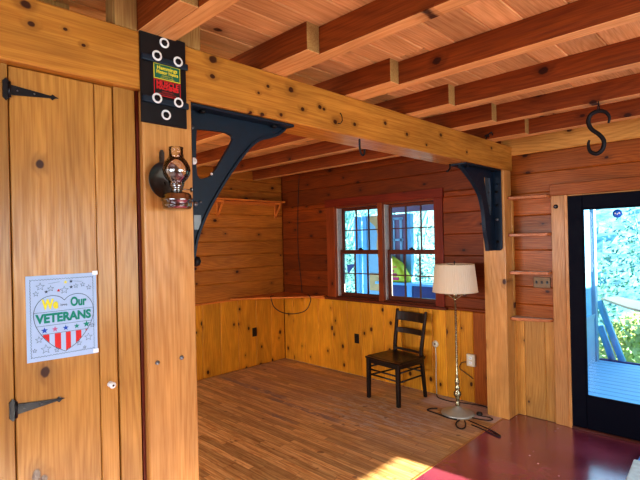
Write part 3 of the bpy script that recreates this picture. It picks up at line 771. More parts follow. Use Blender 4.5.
# ------------------------------------------------------------------ window in the back wall
def window_unit(idx, x0, x1):
    z0, z1 = WIN[2], WIN[3]
    w = thing(f'window_{idx}', None, None, ((x0+x1)/2, YN, z0), kind='structure')
    mb = MB()
    mb.box(x0, x0+.022, YN+.02, YO, z0, z1, 'z', mi=0); mb.box(x1-.012, x1, YN+.02, YO, z0, z1, 'z', mi=0)
    mb.box(x0, x1, YN+.01, YO, z1-.02, z1, 'x', mi=1); mb.box(x0, x1, YN+.01, YO, z0-.02, z0+.012, 'x', mi=2)
    mb.build('jamb', [M['jamb'], M['trim'], M['sash']], w)
    a, b = x0+.022, x1-.012
    for nm, yy, za, zb in (('lower_sash', YN+.055, z0+.012, 1.530), ('upper_sash', YN+.095, 1.478, z1-.02)):
        mb = MB(); st = .030
        mb.box(a, a+st, yy, yy+.035, za, zb, 'z'); mb.box(b-st, b, yy, yy+.035, za, zb, 'z')
        bot = .045 if nm == 'lower_sash' else .05
        mb.box(a+st, b-st, yy, yy+.035, za, za+bot, 'x'); mb.box(a+st, b-st, yy, yy+.035, zb-(.05 if nm == 'lower_sash' else .035), zb, 'x')
        s = mb.build(nm, M['sash'], w, .003)
        g0, g1, h0, h1 = a+st, b-st, za+bot, zb-(.05 if nm == 'lower_sash' else .035)
        mb = MB()
        for k in (1, 2):
            xm = g0+(g1-g0)*k/3; mb.box(xm-.005, xm+.005, yy+.006, yy+.03, h0, h1, 'z')
        zm = (h0+h1)/2; mb.box(g0, g1, yy+.007, yy+.029, zm-.006, zm+.006, 'x')
        mb.build('muntin', M['sash'], s)
        mb = MB(); mb.add([(g0, yy+.02, h0), (g1, yy+.02, h0), (g1, yy+.02, h1), (g0, yy+.02, h1)], [(0, 1, 2, 3)]); mb.build('pane', M['glass'], s)
    xm = (a+b)/2
    mb = MB(); mb.box(xm-.028, xm+.028, YN+.058, YN+.085, 1.530, 1.540, 'x'); mb.lathe([(.014, 0), (.014, .012), (.006, .016), (0, .016)], (xm, YN+.07, 1.54), 14)
    mb.box(xm-.03, xm, YN+.06, YN+.07, 1.54, 1.548, 'x')
    mb.build('sash_lock', M['bolt_dark'], w)
    return w
window_unit(1, -4.02, -3.335)
window_unit(2, -3.285, WIN[1])
mb = MB()
mb.box(-4.165, -4.035, YN-.018, YN+.03, .93, 2.075, 'z', 1.05); mb.box(-4.035, -4.018, YN-.022, YN+.12, .93, 2.075, 'z', 1.3)
mb.box(-3.345, -3.275, YN-.018, YN+.12, .93, 2.075, 'z', 1.0); 
mb.build('trim_5', M['trim'], bevel=.003, kind='structure')
mb = MB(); mb.box(-2.603, -2.50, YN-.018, YN+.03, .93, 2.075, 'z', 1.); mb.box(-4.185, -2.49, YN-.022, YN+.02, 2.075, 2.175, 'x', 1.)
mb.build('trim_6', M['trim_red'], bevel=.003, kind='structure')
mb = MB(); mb.box(-4.20, -2.47, YN-.045, YN+.05, .905, .935, 'x', 1.); mb.build('trim_7', M['sash'], bevel=.004, kind='structure')

# ------------------------------------------------------------------ glass door
d1 = thing('door_1', None, None, (DOOR[0], YN, 0), kind='structure')
a, b = DOOR[0]+.002, DOOR[1]-.002; y0, y1 = YN-.02, YN+.03
mb = MB(); mb.box(a, a+.115, y0, y1, .02, 1.985, 'z'); mb.box(b-.115, b, y0, y1, .02, 1.985, 'z')
mb.box(a+.115, b-.115, y0, y1, .02, .295, 'x'); mb.box(a+.115, b-.115, y0, y1, 1.872, 1.985, 'x')
mb.build('door_leaf', M['door_black'], d1, .004)
mb = MB(); g = (a+.115, b-.115, .295, 1.872); w = .012
mb.box(g[0], g[0]+w, y0-.004, y0+.01, g[2], g[3], 'z'); mb.box(g[1]-w, g[1], y0-.004, y0+.01, g[2], g[3], 'z'); mb.box(g[0]+w, g[1]-w, y0-.004, y0+.01, g[2], g[2]+w, 'x'); mb.box(g[0]+w, g[1]-w, y0-.004, y0+.01, g[3]-w, g[3], 'x')
mb.build('glazing_bead', M['door_black'], d1)
mb = MB(); mb.add([(g[0], YN+.005, g[2]), (g[1], YN+.005, g[2]), (g[1], YN+.005, g[3]), (g[0], YN+.005, g[3])], [(0, 1, 2, 3)]); mb.build('pane', M['glass'], d1)
mb = MB().lathe([(.026, 0), (.026, -.004), (.011, -.008), (.010, -.035), (.024, -.045), (.028, -.058), (.02, -.068), (0, -.07)], (b-.055, y0, .95), 24, 'y')
mb.build('knob', M['pewter'], d1)
st = thing('sticker', 'small round blue sticker with white marks on the door glass', 'sticker', (-.937, YN+.004, 1.79))
MB().lathe([(0, -.001), (.034, -.001), (.034, -.002), (0, -.002)], (-.937, YN+.005, 1.817), 36, 'y', cap=False).build('disc', M['sticker_blue'], st)
mb = MB()
for dx, dz, r in ((-.014, .002, .006), (.0, -.004, .005), (.013, .004, .007)):
    c = [(-.937+dx+r*math.cos(q), 1.817+dz+r*1.1*math.sin(q)) for q in (k*PI/4 for k in range(8))]
    mb.prism(c, YN+.0025, YN+.0028, 'y')
mb.build('white_mark', M['white'], st)
mb = MB(); mb.box(DOOR[0], DOOR[1], YN-.01, YN+.10, 1.986, 1.998, 'x', 1.)
mb.box(-1.435, -1.325, YN-.022, YN+.02, 0, 1.998, 'z', 1.); mb.box(-1.325, -1.300, YN-.03, YN+.10, 0, 1.998, 'z', 1.15)
mb.box(DOOR[1]-.003, DOOR[1]+.022, YN-.03, YN+.10, 0, 1.998, 'z'); mb.box(DOOR[1]+.022, DOOR[1]+.13, YN-.022, YN+.02, 0, 1.998, 'z')
mb.build('trim_8', M['casing'], bevel=.003, kind='structure')
mb = MB(); mb.box(-1.44, DOOR[1]+.135, YN-.028, YN+.02, 1.998, 2.097, 'x', 1.); mb.build('trim_9', M['upper_right'], bevel=.003, kind='structure')
mb = MB(); mb.box(DOOR[0], DOOR[1], YN-.03, YN+.12, 0, .02, 'x', .5); mb.build('trim_10', M['sash'], bevel=.003, kind='structure')
t = thing('wall_bolt', 'dark round metal stub on the door casing level with the top shelf', 'bolt', (-1.393, YN-.022, 1.9))
MB().lathe([(.018, 0), (.018, -.006), (.012, -.01), (0, -.01)], (-1.393, YN-.022, 1.903), 18, 'y').build('rose', M['bolt_dark'], t)
MB().lathe([(.008, 0), (.008, -.016), (0, -.018)], (-1.393, YN-.032, 1.903), 12, 'y').build('pin', M['bolt'], t)

# small shelves between post and door casing
for z, lab, white in ((2.0, 'topmost of the four small shelves between post and glass door', 0), (1.665, 'second small shelf down between post and glass door', 0),
                      (1.322, 'third small shelf down, just above the bronze switch plate', 1), (.905, 'lowest small shelf, just below the bronze switch plate', 1)):
    t = thing('wall_shelf', lab, 'shelf', (-1.6, YN, z), 'small shelves beside the glass door')
    mb = MB(); mb.prism([(-1.768, 4.255), (-1.70, 4.262), (-1.60, 4.30), (-1.46, 4.33), (-1.438, 4.389), (-1.768, 4.389)], z-.014, z+.012, 'z', grain='x')
    mb.build('board', M['shelf_right'], t, .003)
    if white:
        mb = MB(); mb.prism([(-1.765, 4.262), (-1.70, 4.268), (-1.60, 4.306), (-1.46, 4.336), (-1.445, 4.385), (-1.765, 4.385)], z+.012, z+.0135, 'z')
        mb.build('pale_top', M['jamb'], t)  # thin pale layer covering the shelf top

# switches, sockets
t = thing('switch_plate', 'bronze three-gang toggle switch plate between the two lower small shelves', 'switch', (-1.53, YN, 1.23))
mb = MB(); mb.box(-1.605, -1.458, YN-.007, YN, 1.185, 1.283, 'x'); mb.build('plate', M['bronze'], t, .003)
for x in (-1.577, -1.531, -1.485):
    mb = MB(); mb.box(x-.008, x+.008, YN-.009, YN-.007, 1.222, 1.248, 'z', mi=0); mb.box(x-.004, x+.004, YN-.022, YN-.009, 1.234, 1.244, 'z', mi=0); mb.build('toggle', M['black_plastic'], t)
def outlet(lab, c, wall, mats, name='power_outlet'):
    t = thing(name, lab, 'outlet', c)
    def bx(du0, du1, dz0, dz1, h0, h1):
        mb = MB()
        if wall == 'back': mb.box(c[0]+du0, c[0]+du1, YN-h1, YN-h0, c[2]+dz0, c[2]+dz1)
        else: mb.box(XW+h0, XW+h1, c[1]+du0, c[1]+du1, c[2]+dz0, c[2]+dz1)
        return mb
    bx(-.036, .036, -.058, .058, 0, .006).build('plate', mats[0], t, .002)
    for z in (-.022, .022):
        s = bx(-.016, .016, z-.014, z+.014, .006, .009).build('socket', mats[0], t, .002)
        for u in (-.006, .006): bx(u-.0015, u+.0015, z-.006, z+.006, .009, .0095).build('slot', mats[1], s)
outlet('black outlet on the left wall wainscot under the corner shelf', (XW, 3.853, .455), 'left', (M['black_plastic'], M['bolt_dark']))
outlet('black outlet on the back wall left of the chair', (-3.71, YN, .452), 'back', (M['black_plastic'], M['bolt_dark']))
t = thing('surface_outlet', 'ivory surface-mounted outlet box on the back wall right of the lamp pole', 'outlet', (-2.215, YN, .43))
mb = MB(); mb.box(-2.262, -2.172, YN-.034, YN, .372, .492); mb.build('box', M['ivory'], t, .006, segs=2)
for z in (.408, .456):
    mb = MB(); mb.box(-2.235, -2.20, YN-.037, YN-.034, z-.014, z+.014); s = mb.build('socket', M['white'], t, .003)
    for u in (-.006, .006):
        mb = MB(); mb.box(-2.2175+u-.0015, -2.2175+u+.0015, YN-.0376, YN-.037, z-.006, z+.006); mb.build('slot', M['black_plastic'], s)
t = thing('wall_jack', 'round ivory wall jack beside the chair with a white cord running down', 'wall jack', (-2.625, YN, .53))
MB().lathe([(.036, 0), (.036, -.008), (.030, -.014), (.012, -.016), (0, -.016)], (-2.625, YN, .535), 28, 'y').build('cover', M['ivory'], t)
MB().lathe([(.010, -.016), (.008, -.019), (0, -.019)], (-2.625, YN, .535), 14, 'y').build('center_screw', M['bronze'], t)
MB().tube([(-2.622, YN-.008, .50), (-2.618, YN-.008, .38), (-2.624, YN-.008, .2), (-2.620, YN-.008, .01)], .0055, 8).build('cord', M['cord_white'], t)

# ------------------------------------------------------------------ shelves of the nook
t = thing('wall_shelf', 'long narrow pine shelf on two brackets high on the left wall', 'shelf', (XW, 3.6, 2.19))
mb = MB(); mb.box(XW, XW+.14, 2.5, 4.33, 2.188, 2.212, 'y', 1.); mb.build('board', M['shelf'], t, .003)
mb = MB(); mb.box(XW, XW+.018, 2.5, 4.31, 2.150, 2.188, 'y', .9); mb.build('cleat', M['shelf'], t, .002)
for y in (2.7, 3.32, 4.26):
    mb = MB(); mb.box(XW, XW+.018, y-.02, y+.02, 1.98, 2.15, 'z'); mb.box(XW+.018, XW+.13, y-.012, y+.012, 2.165, 2.188, 'x')
    mb.prism([(XW+.018, 2.0), (XW+.018, 2.025), (XW+.115, 2.166), (XW+.13, 2.166), (XW+.13, 2.155)], y-.012, y+.012, 'y', grain='z')
    mb.build('bracket', M['shelf'], t, .002)
t = thing('corner_shelf', 'triangular pine corner shelf at wainscot height beside the window', 'shelf', (XW, YN, .93))
mb = MB(); mb.prism([(XW, 3.47), (XW+.05, 3.47), (-4.21, 4.33), (-4.21, YN), (XW, YN)], .925, .945, 'z', grain='y'); mb.build('top', M['shelf'], t, .003)
mb = MB(); mb.box(XW, XW+.02, 2.2, 4.37, .905, .925, 'y'); mb.box(XW+.02, -4.21, YN-.02, YN, .895, .925, 'x'); mb.build('cleat', M['shelf'], t, .002)
def cable(name, lab, pts, r, m, n=6, cat='cable'):
    P = [Vector(p) for p in pts]; Q = [P[0]]+P+[P[-1]]; out = []
    for i in range(1, len(Q)-2):
        for j in range(n):
            s = j/n
            out.append(.5*((2*Q[i])+(-Q[i-1]+Q[i+1])*s+(2*Q[i-1]-5*Q[i]+4*Q[i+1]-Q[i+2])*s*s+(-Q[i-1]+3*Q[i]-3*Q[i+1]+Q[i+2])*s**3))
    out.append(P[-1]); return tag(MB().tube(out, r, 8).build(name, m), lab, cat)
cable('cable', 'dark cable looping down in front of the corner shelf', [(-4.75, 3.95, .950), (-4.685, 3.855, .952), (-4.66, 3.84, .93), (-4.64, 3.87, .82), (-4.57, 3.95, .745), (-4.47, 4.06, .725), (-4.37, 4.17, .765), (-4.325, 4.215, .88), (-4.33, 4.205, .945), (-4.42, 4.26, .952)], .006, M['cord_dark'])
cable('cable', 'thin black cable running down the back wall near the corner', [(-4.66, 4.385, 2.59), (-4.69, 4.384, 2.3), (-4.715, 4.384, 1.9), (-4.72, 4.384, 1.5), (-4.69, 4.384, 1.25), (-4.66, 4.384, .952)], .004, M['cord_dark'])

# ------------------------------------------------------------------ chair
ch = thing('side_chair', 'dark brown ladder-back wooden chair facing away from the back wall', 'chair', (0, 0, 0))
CR = Matrix.Translation((-2.882, 4.035, 0)) @ Matrix.Rotation(math.radians(-7), 4, 'Z')
ch.matrix_world = Matrix()
def cb(name, parts, bevel=.004):
    mb = MB()
    for p in parts:
        if p[0] == 'b': mb.box(*p[1:7], p[7] if len(p) > 7 else 'z', mat4=CR)
        elif p[0] == 'q':      # sheared bar: bottom rect, top rect
            (x0, y0, w0, d0, z0), (x1, y1, w1, d1, z1) = p[1], p[2]
            vs = [Vector((x+sx*w/2, y+sy*d/2, z)) for (x, y, w, d, z) in (p[1], p[2]) for sx, sy in ((-1, -1), (1, -1), (1, 1), (-1, 1))]
            mb.add([CR @ v for v in vs], [(3, 2, 1, 0), (4, 5, 6, 7), (0, 1, 5, 4), (1, 2, 6, 5), (2, 3, 7, 6), (3, 0, 4, 7)])
        elif p[0] == 't': mb.tube([CR @ Vector(v) for v in p[1]], p[2], 8)
    return mb.build(name, M['chair'], ch, bevel)
hw = .212
for sx in (-1, 1): cb('leg', [('q', (sx*(hw-.005), -.205, .036, .036, 0), (sx*(hw-.010), -.200, .042, .042, .415))])
for sx in (-1, 1): cb('back_post', [('q', (sx*(hw-.03), .235, .030, .032, 0), (sx*(hw-.03), .185, .036, .040, .40)), ('q', (sx*(hw-.03), .185, .036, .040, .40), (sx*(hw-.03), .185, .034, .036, .50)), ('q', (sx*(hw-.03), .185, .034, .036, .50), (sx*(hw-.015), .255, .028, .026, .885))])
# saddle seat
mb = MB(); n = 14; vs = []; fs = []
for i in range(n+1):
    for j in range(n+1):
        u, v = i/n*2-1, j/n*2-1
        w = .238-.014*(v+1)/2
        z = .437-.012*max(0, 1-(u*u+((v+.1)*.9)**2))-.006*(v < -.8)
        vs.append(CR @ Vector((u*w, v*.215-.01, z)))
k = len(vs)
vs += [CR @ Vector(((i/n*2-1)*(.234-.014*((j/n*2-1)+1)/2), (j/n*2-1)*.212-.01, .412)) for i in range(n+1) for j in range(n+1)]
for i in range(n):
    for j in range(n):
        a = i*(n+1)+j; q = (a, a+n+1, a+n+2, a+1); fs += [q, tuple(x+k for x in q[::-1])]
for i in range(n):
    for a, b in ((i*(n+1), (i+1)*(n+1)), (i*(n+1)+n, (i+1)*(n+1)+n), (i, i+1), (n*(n+1)+i, n*(n+1)+i+1)): fs.append((a, b, b+k, a+k))
mb.add(vs, fs); mb.build('seat', M['chair'], ch, .004)
cb('apron', [('b', -.185, .185, -.205, -.187, .365, .412), ('b', -.165, .165, .175, .192, .36, .412), ('b', -.21, -.192, -.19, .175, .365, .412), ('b', .192, .21, -.19, .175, .365, .412)], .002)
def rail(z0, z1, yo, bow=.022, w=.19):
    mb = MB(); vs = []; fs = []; n = 8
    for i in range(n+1):
        u = i/n*2-1; y = yo+bow*(1-u*u)
        crest = .010*(1-u*u) if z1 > .86 else 0
        for yy, zz in ((y-.009, z0), (y+.009, z0), (y+.009+(z1-z0)*.15, z1+crest), (y-.009+(z1-z0)*.15, z1+crest)): vs.append(CR @ Vector((u*w, yy, zz)))
    for i in range(n):
        for k in range(4): fs.append((i*4+k, i*4+(k+1) % 4, i*4+4+(k+1) % 4, i*4+4+k))
    fs += [(3, 2, 1, 0), tuple(n*4+k for k in range(4))]
    mb.add(vs, fs); return mb.build('back_rail', M['chair'], ch, .003)
rail(.765, .860, .232); rail(.635, .690, .209); rail(.455, .478, .180, .014, .176)
for pts in (((-.19, -.203, .25), (.19, -.203, .25)), ((-.19, -.203, .30), (.19, -.203, .30)),
            ((-.198, -.2, .235), (-.178, .212, .235)), ((.198, -.2, .235), (.178, .212, .235)), ((-.198, -.2, .325), (-.176, .2, .325)), ((.198, -.2, .325), (.176, .2, .325)),
            ((-.175, .205, .27), (.175, .205, .27))):
    cb('stretcher', [('t', pts, [.009, .009])], 0)

# ------------------------------------------------------------------ floor lamp
LX, LY = -2.19, 4.03
fl = thing('floor_lamp', 'tall floor lamp with a cream pleated drum shade by the far post', 'lamp', (LX, LY, 0))
MB().lathe([(0, .0), (.150, .0), (.153, .006), (.150, .016), (.132, .022), (.09, .032), (.055, .046), (.030, .062), (.020, .075), (0, .075)], (LX, LY, .001), 48, cap=False).build('base', M['base_metal'], fl)
MB().lathe([(.018, .07), (.024, .09), (.018, .11), (.013, .13), (.022, .155), (.036, .18), (.032, .205), (.016, .225), (.024, .24), (.026, .25), (.014, .262), (.020, .285), (.022, .31), (.013, .33), (.011, .36), (.013, .365), (.010, .372), (.0095, 1.06), (.014, 1.065), (.014, 1.08), (.009, 1.085), (.009, 1.10)], (LX, LY, .001), 24).build('pole', M['pewter'], fl)
mb = MB()
for k in range(4):
    a = k*PI/2+.5
    pr = [(0, 1.075), (.03, 1.09), (.06, 1.115), (.085, 1.118), (.095, 1.135), (.085, 1.15), (.07, 1.15)]
    mb.tube([(LX+r*math.cos(a), LY+r*math.sin(a), z) for r, z in pr], .0045, 7)
mb.lathe([(.018, 1.09), (.022, 1.11), (.02, 1.17), (0, 1.17)], (LX, LY, 0), 16)
mb.build('scroll_arm', M['pewter'], fl)
# shade with pleats
mb = MB(); N = 120; vs = []; fs = []
for j, (r, z) in enumerate(((.206, 1.145), (.2035, 1.165), (.180, 1.385), (.178, 1.405))):
    for i in range(N):
        a = 2*PI*i/N; rr = r+(.0018 if i % 2 else -.0008)*(1 if j in (1, 2) else .3)
        vs.append((LX+rr*math.cos(a), LY+rr*math.sin(a), z))
for j in range(3):
    for i in range(N): fs.append((j*N+i, j*N+(i+1) % N, (j+1)*N+(i+1) % N, (j+1)*N+i))
mb.add(vs, fs)
sh = mb.build('lamp_shade', M['shade'], fl)
for r, z in ((.2065, 1.148), (.179, 1.402)):
    MB().tube([(LX+r*math.cos(a), LY+r*math.sin(a), z) for a in (k*2*PI/64 for k in range(64))], .0032, 6, closed=True).build('shade_trim', M['shade'], sh)
mb = MB().tube([(LX, LY, 1.17), (LX, LY, 1.42)], .003, 6); mb.lathe([(.004, 1.41), (.007, 1.42), (.005, 1.432), (0, 1.436)], (LX, LY, 0), 12)
for k in range(3):
    a = k*2*PI/3+.4; mb.tube([(LX, LY, 1.395), (LX+.178*math.cos(a), LY+.178*math.sin(a), 1.400)], .002, 6)
mb.build('finial', M['bolt_dark'], fl)
mb = MB().lathe([(.013, 1.17), (.014, 1.21), (.03, 1.24), (.034, 1.27), (.026, 1.30), (0, 1.315)], (LX, LY, 0), 20); mb.build('bulb', M['white'], fl)

# cords and wires on the floor
cable('cord', 'dark lamp cord curling on the floor behind the lamp base', [(-2.262, YN-.035, .41), (-2.30, 4.33, .40), (-2.33, 4.345, .34), (-2.28, 4.36, .3), (-2.20, 4.37, .25)], .004, M['cord_dark'], cat='cord')
cable('cord', 'dark lamp cord running along the foot of the back wall', [(-2.62, 4.375, .008), (-2.55, 4.30, .005), (-2.42, 4.28, .005), (-2.33, 4.30, .005), (-2.22, 4.34, .004), (-2.08, 4.36, .005), (-2.0, 4.30, .005)], .005, M['cord_dark'], cat='cord')
cable('wire_loop', 'rust brown wire loop lying on the floor in front of the lamp', [(-2.10, 3.885, .006), (-2.085, 3.80, .006), (-2.035, 3.73, .006), (-1.99, 3.72, .006), (-1.985, 3.77, .006), (-2.02, 3.85, .006), (-2.055, 3.90, .006)], .006, M['cord_dark'], cat='wire')
cable('wire_rod', 'long dark bent wire reaching over the oak edge onto the maroon floor', [(-2.03, 3.93, .006), (-1.93, 3.90, .006), (-1.80, 3.86, .006), (-1.69, 3.80, .006), (-1.70, 3.775, .006), (-1.83, 3.82, .006), (-1.97, 3.86, .006)], .005, M['cord_dark'], cat='wire')
cable('wire_loop', 'dark wire loop lying right of the lamp base', [(-2.02, 4.10, .006), (-1.94, 4.12, .006), (-1.885, 4.10, .006), (-1.90, 4.05, .006), (-1.98, 4.02, .006), (-2.05, 4.01, .006)], .005, M['cord_dark'], cat='wire')
t = thing('foot_switch', 'small black foot switch on the floor at the right edge of the lamp base', 'switch', (-2.02, 4.10, 0))
MB().lathe([(.026, 0), (.028, .006), (.026, .018), (.018, .024), (0, .025)], (-2.025, 4.13, .003), 20).build('housing', M['black_plastic'], t)
MB().lathe([(.008, .024), (.008, .029), (0, .030)], (-2.025, 4.13, .003), 14).build('button', M['bolt'], t)
cable('cord', 'coil of dark cord on the floor at the left edge of the lamp base', [(-2.40, 4.02, .005), (-2.44, 3.98, .006), (-2.45, 3.92, .006), (-2.38, 3.90, .006), (-2.30, 3.89, .006), (-2.20, 3.87, .006), (-2.12, 3.88, .006)], .007, M['cord_dark'], cat='cord')

# pale object cut off at the right edge
t = thing('storage_box', 'pale box with a bright blue top at the right edge by the door', 'box', (-.6, 3.7, 0))
mb = MB(); mb.prism([(-.735, 3.35), (-.775, 3.93), (-.38, 3.96), (-.34, 3.38)], .002, .05, 'z'); mb.build('body', M['box_pale'], t, .008, segs=2)
mb = MB(); mb.prism([(-.755, 3.935), (-.755, 4.13), (-.38, 4.15), (-.38, 3.965)], .002, .045, 'z'); mb.build('lid', M['box_blue'], t, .006, segs=2)

# ------------------------------------------------------------------ outside
mb = MB(); mb.box(-1.76, 2.5, YO+.002, 7.1, -.08, -.03, 'x'); mb.build('deck_floor', M['deck'], kind='structure')
mb = MB(); mb.box(-7, -1.76, YO+.002, 7.1, -.08, -.03, 'x'); mb.build('porch_floor', M['deck'], kind='structure')
mb = MB(); mb.box(-40, 40, 4.6, 60, -1.2, -1.0, 'x'); mb.build('ground', M['grass'], kind='structure')
mb = MB(); mb.box(2.46, 2.5, YO, 8.2, -.5, 2.9, 'y'); struct(mb.build('wall_sun_block', M['porch_white']))  # unseen wall added to keep the sun off the deck
# porch (screened wing left of the deck)
def pb(name, m, *boxes, bev=.0):
    mb = MB()
    for b in boxes: mb.box(*b, 'z')
    o = mb.build(name, m, bevel=bev); o['kind'] = 'structure'; return o
pb('porch_roof', M['porch_mauve'], (-7, -1.62, YO+.002, 7.3, 2.34, 2.42))
pb('wall_porch_header', M['porch_mauve'], (-5.22, -1.74, 6.98, 7.08, 2.13, 2.34))
for i, (x0, x1) in enumerate(((-5.90, -5.80), (-5.70, -5.60), (-4.72, -4.62), (-3.6, -3.5), (-2.6, -2.5))):
    pb('porch_post', M['porch_blue'], (x0, x1, 6.98, 7.08, -.03, 2.10))
pb('wall_porch_panel', M['porch_white'], (-5.60, -5.22, 7.0, 7.06, -.03, 2.10))
pb('wall_porch_mauve', M['porch_mauve'], (-5.22, -4.72, 7.0, 7.06, .9, 2.10))
pb('porch_knee_wall', M['porch_dark'], (-5.22, -1.84, 7.0, 7.06, -.03, .86))
pb('porch_ledge', M['porch_blue'], (-5.22, -1.84, 6.72, 7.08, .86, .90))
mb = MB()
for b in ((-4.99, -4.96, 6.985, 7.0, .95, 2.02), (-4.85, -4.80, 6.985, 7.0, .95, 2.02), (-5.0, -4.78, 6.985, 7.0, 1.62, 1.66), (-5.2, -5.14, 6.985, 7.0, .95, 2.02), (-5.0, -4.78, 6.985, 7.0, 2.0, 2.04)): mb.box(*b, 'z')
mb.build('window_3', M['porch_white'], kind='structure')
mb = MB(); mb.prism([(-5.36, 1.40), (-5.37, 1.55), (-5.34, 1.75), (-5.39, 1.9), (-5.52, 2.0), (-5.52, 2.09), (-5.24, 2.09), (-5.24, 1.12), (-5.28, 1.10), (-5.31, 1.25)], 6.975, 6.999, 'y')
tag(mb.build('plywood_sheet', M['plywood']), 'wavy-edged tan sheet hanging in the porch seen through the left window', 'board')
mb = MB(); mb.box(-5.55, -5.27, 6.975, 6.999, .70, 1.02, 'x')
tag(mb.build('plywood_board', M['plywood']), 'square tan board fixed to the white porch panel outside', 'board')
mb = MB(); mb.prism([(-6.10, 1.17), (-5.89, 1.19), (-6.08, .98)], 6.965, 6.979, 'y')
tag(mb.build('pennant', M['porch_dark']), 'small dark triangular flag outside the left window', 'flag')
# bag on the ledge
t = thing('feed_bag', 'yellow and green printed bag on the porch ledge outside the right window', 'bag', (-4.85, 6.85, .9))
mb = MB(); prof = [(-5.10, .905), (-4.58, .905), (-4.56, .96), (-4.66, 1.12), (-4.75, 1.25), (-4.88, 1.33), (-5.02, 1.40), (-5.08, 1.38), (-5.11, 1.1)]
n = len(prof); cx_, cz_ = -4.86, 1.10; vs = []; fs = []
for yy, k in ((6.74, .90), (6.72, .6), (6.80, 1.0), (6.90, 1.0), (6.96, .85)):
    pass
lay = ((6.745, .55), (6.75, .88), (6.80, 1.0), (6.88, 1.0), (6.94, .88), (6.95, .5))
for yy, k in lay: vs += [(cx_+(x-cx_)*k, yy, max(.903, cz_+(z-cz_)*k)) for x, z in prof]
for i in range(len(lay)-1):
    for j in range(n): fs.append((i*n+j, i*n+(j+1) % n, (i+1)*n+(j+1) % n, (i+1)*n+j))
fs += [tuple(range(n))[::-1], tuple((len(lay)-1)*n+j for j in range(n))]
mb.add(vs, fs, smooth=True); mb.build('sack', M['bag_yellow'], t)
mb = MB()
for i, (x0, x1, z0, z1) in enumerate(((-5.05, -4.72, .94, .99), (-5.05, -4.76, 1.01, 1.06), (-4.98, -4.82, 1.08, 1.12), (-5.03, -4.95, 1.2, 1.24))): mb.box(x0, x1, 6.738, 6.742, z0, z1, 'x')
mb.build('magenta_print', M['bag_pink'], t)
for q in ((-5.04, -4.90, 1.14, 1.19), (-4.86, -4.76, 1.15, 1.19)):
    mb = MB(); mb.box(q[0], q[1], 6.738, 6.742, q[2], q[3], 'x'); mb.build('orange_print', M['bag_orange'], t)
# wing wall seen through the glass door
pb('wall_porch_side', M['porch_white'], (-1.84, -1.78, YO+.002, 7.0, -.03, .55))
pb('trim_11', M['porch_white'], (-1.85, -1.77, YO+.002, 7.0, .55, .60), (-1.85, -1.77, YO+.002, 7.0, 2.1, 2.34), (-1.85, -1.76, 6.98, 7.08, -.03, 2.34), (-1.84, -1.79, 5.7, 5.76, .6, 2.1))
pb('porch_side_blue', M['porch_blue'], (-1.84, -1.79, 6.62, 6.9, .60, 2.1))
# rail cap and slanting braces beyond the deck
t = thing('deck_rail', 'white flat rail board on slanting blue braces beyond the deck edge', 'railing', (-1.5, 7.1, 0))
mb = MB(); mb.prism([(-1.735, 7.15), (-1.60, 7.45), (-.98, 6.62), (-.72, 6.2), (-.66, 5.75), (-.90, 5.95), (-1.28, 6.40)], .775, .80, 'z'); mb.build('cap', M['cap'], t)
def bar(mb, a, b, w=.05):
    mb.tube([a, b], w/2*1.3, 4)
mb = MB(); bar(mb, (-1.76, 7.14, .76), (-1.50, 7.14, -.03), .075); mb.build('brace', M['porch_blue'], t)
mb = MB(); bar(mb, (-1.76, 7.16, .42), (-1.62, 7.16, -.03), .075); mb.build('brace', M['porch_blue'], t)
mb = MB(); mb.box(-1.76, 2.5, 7.1, 7.14, -.12, -.01, 'x'); mb.build('edge_board', M['porch_dark'], t)

# hillside: lumpy slope rising behind everything
mb = MB(); nx, ny = 90, 26; vs = []; fs = []
rr = random.Random(3)
for j in range(ny+1):
    for i in range(nx+1):
        x = -34+60*i/nx; y = 13+17*j/ny
        vs.append((x+rr.uniform(-.2, .2), y+rr.uniform(-.2, .2), -1+(4.3+6.5*min(1, max(0, (-x-9)/6)))*(j/ny)**.8+rr.uniform(-.3, .3)))
for j in range(ny):
    for i in range(nx): a = j*(nx+1)+i; fs.append((a, a+1, a+nx+2, a+nx+1))
mb.add(vs, fs); mb.build('hillside', M['hill'], kind='structure')

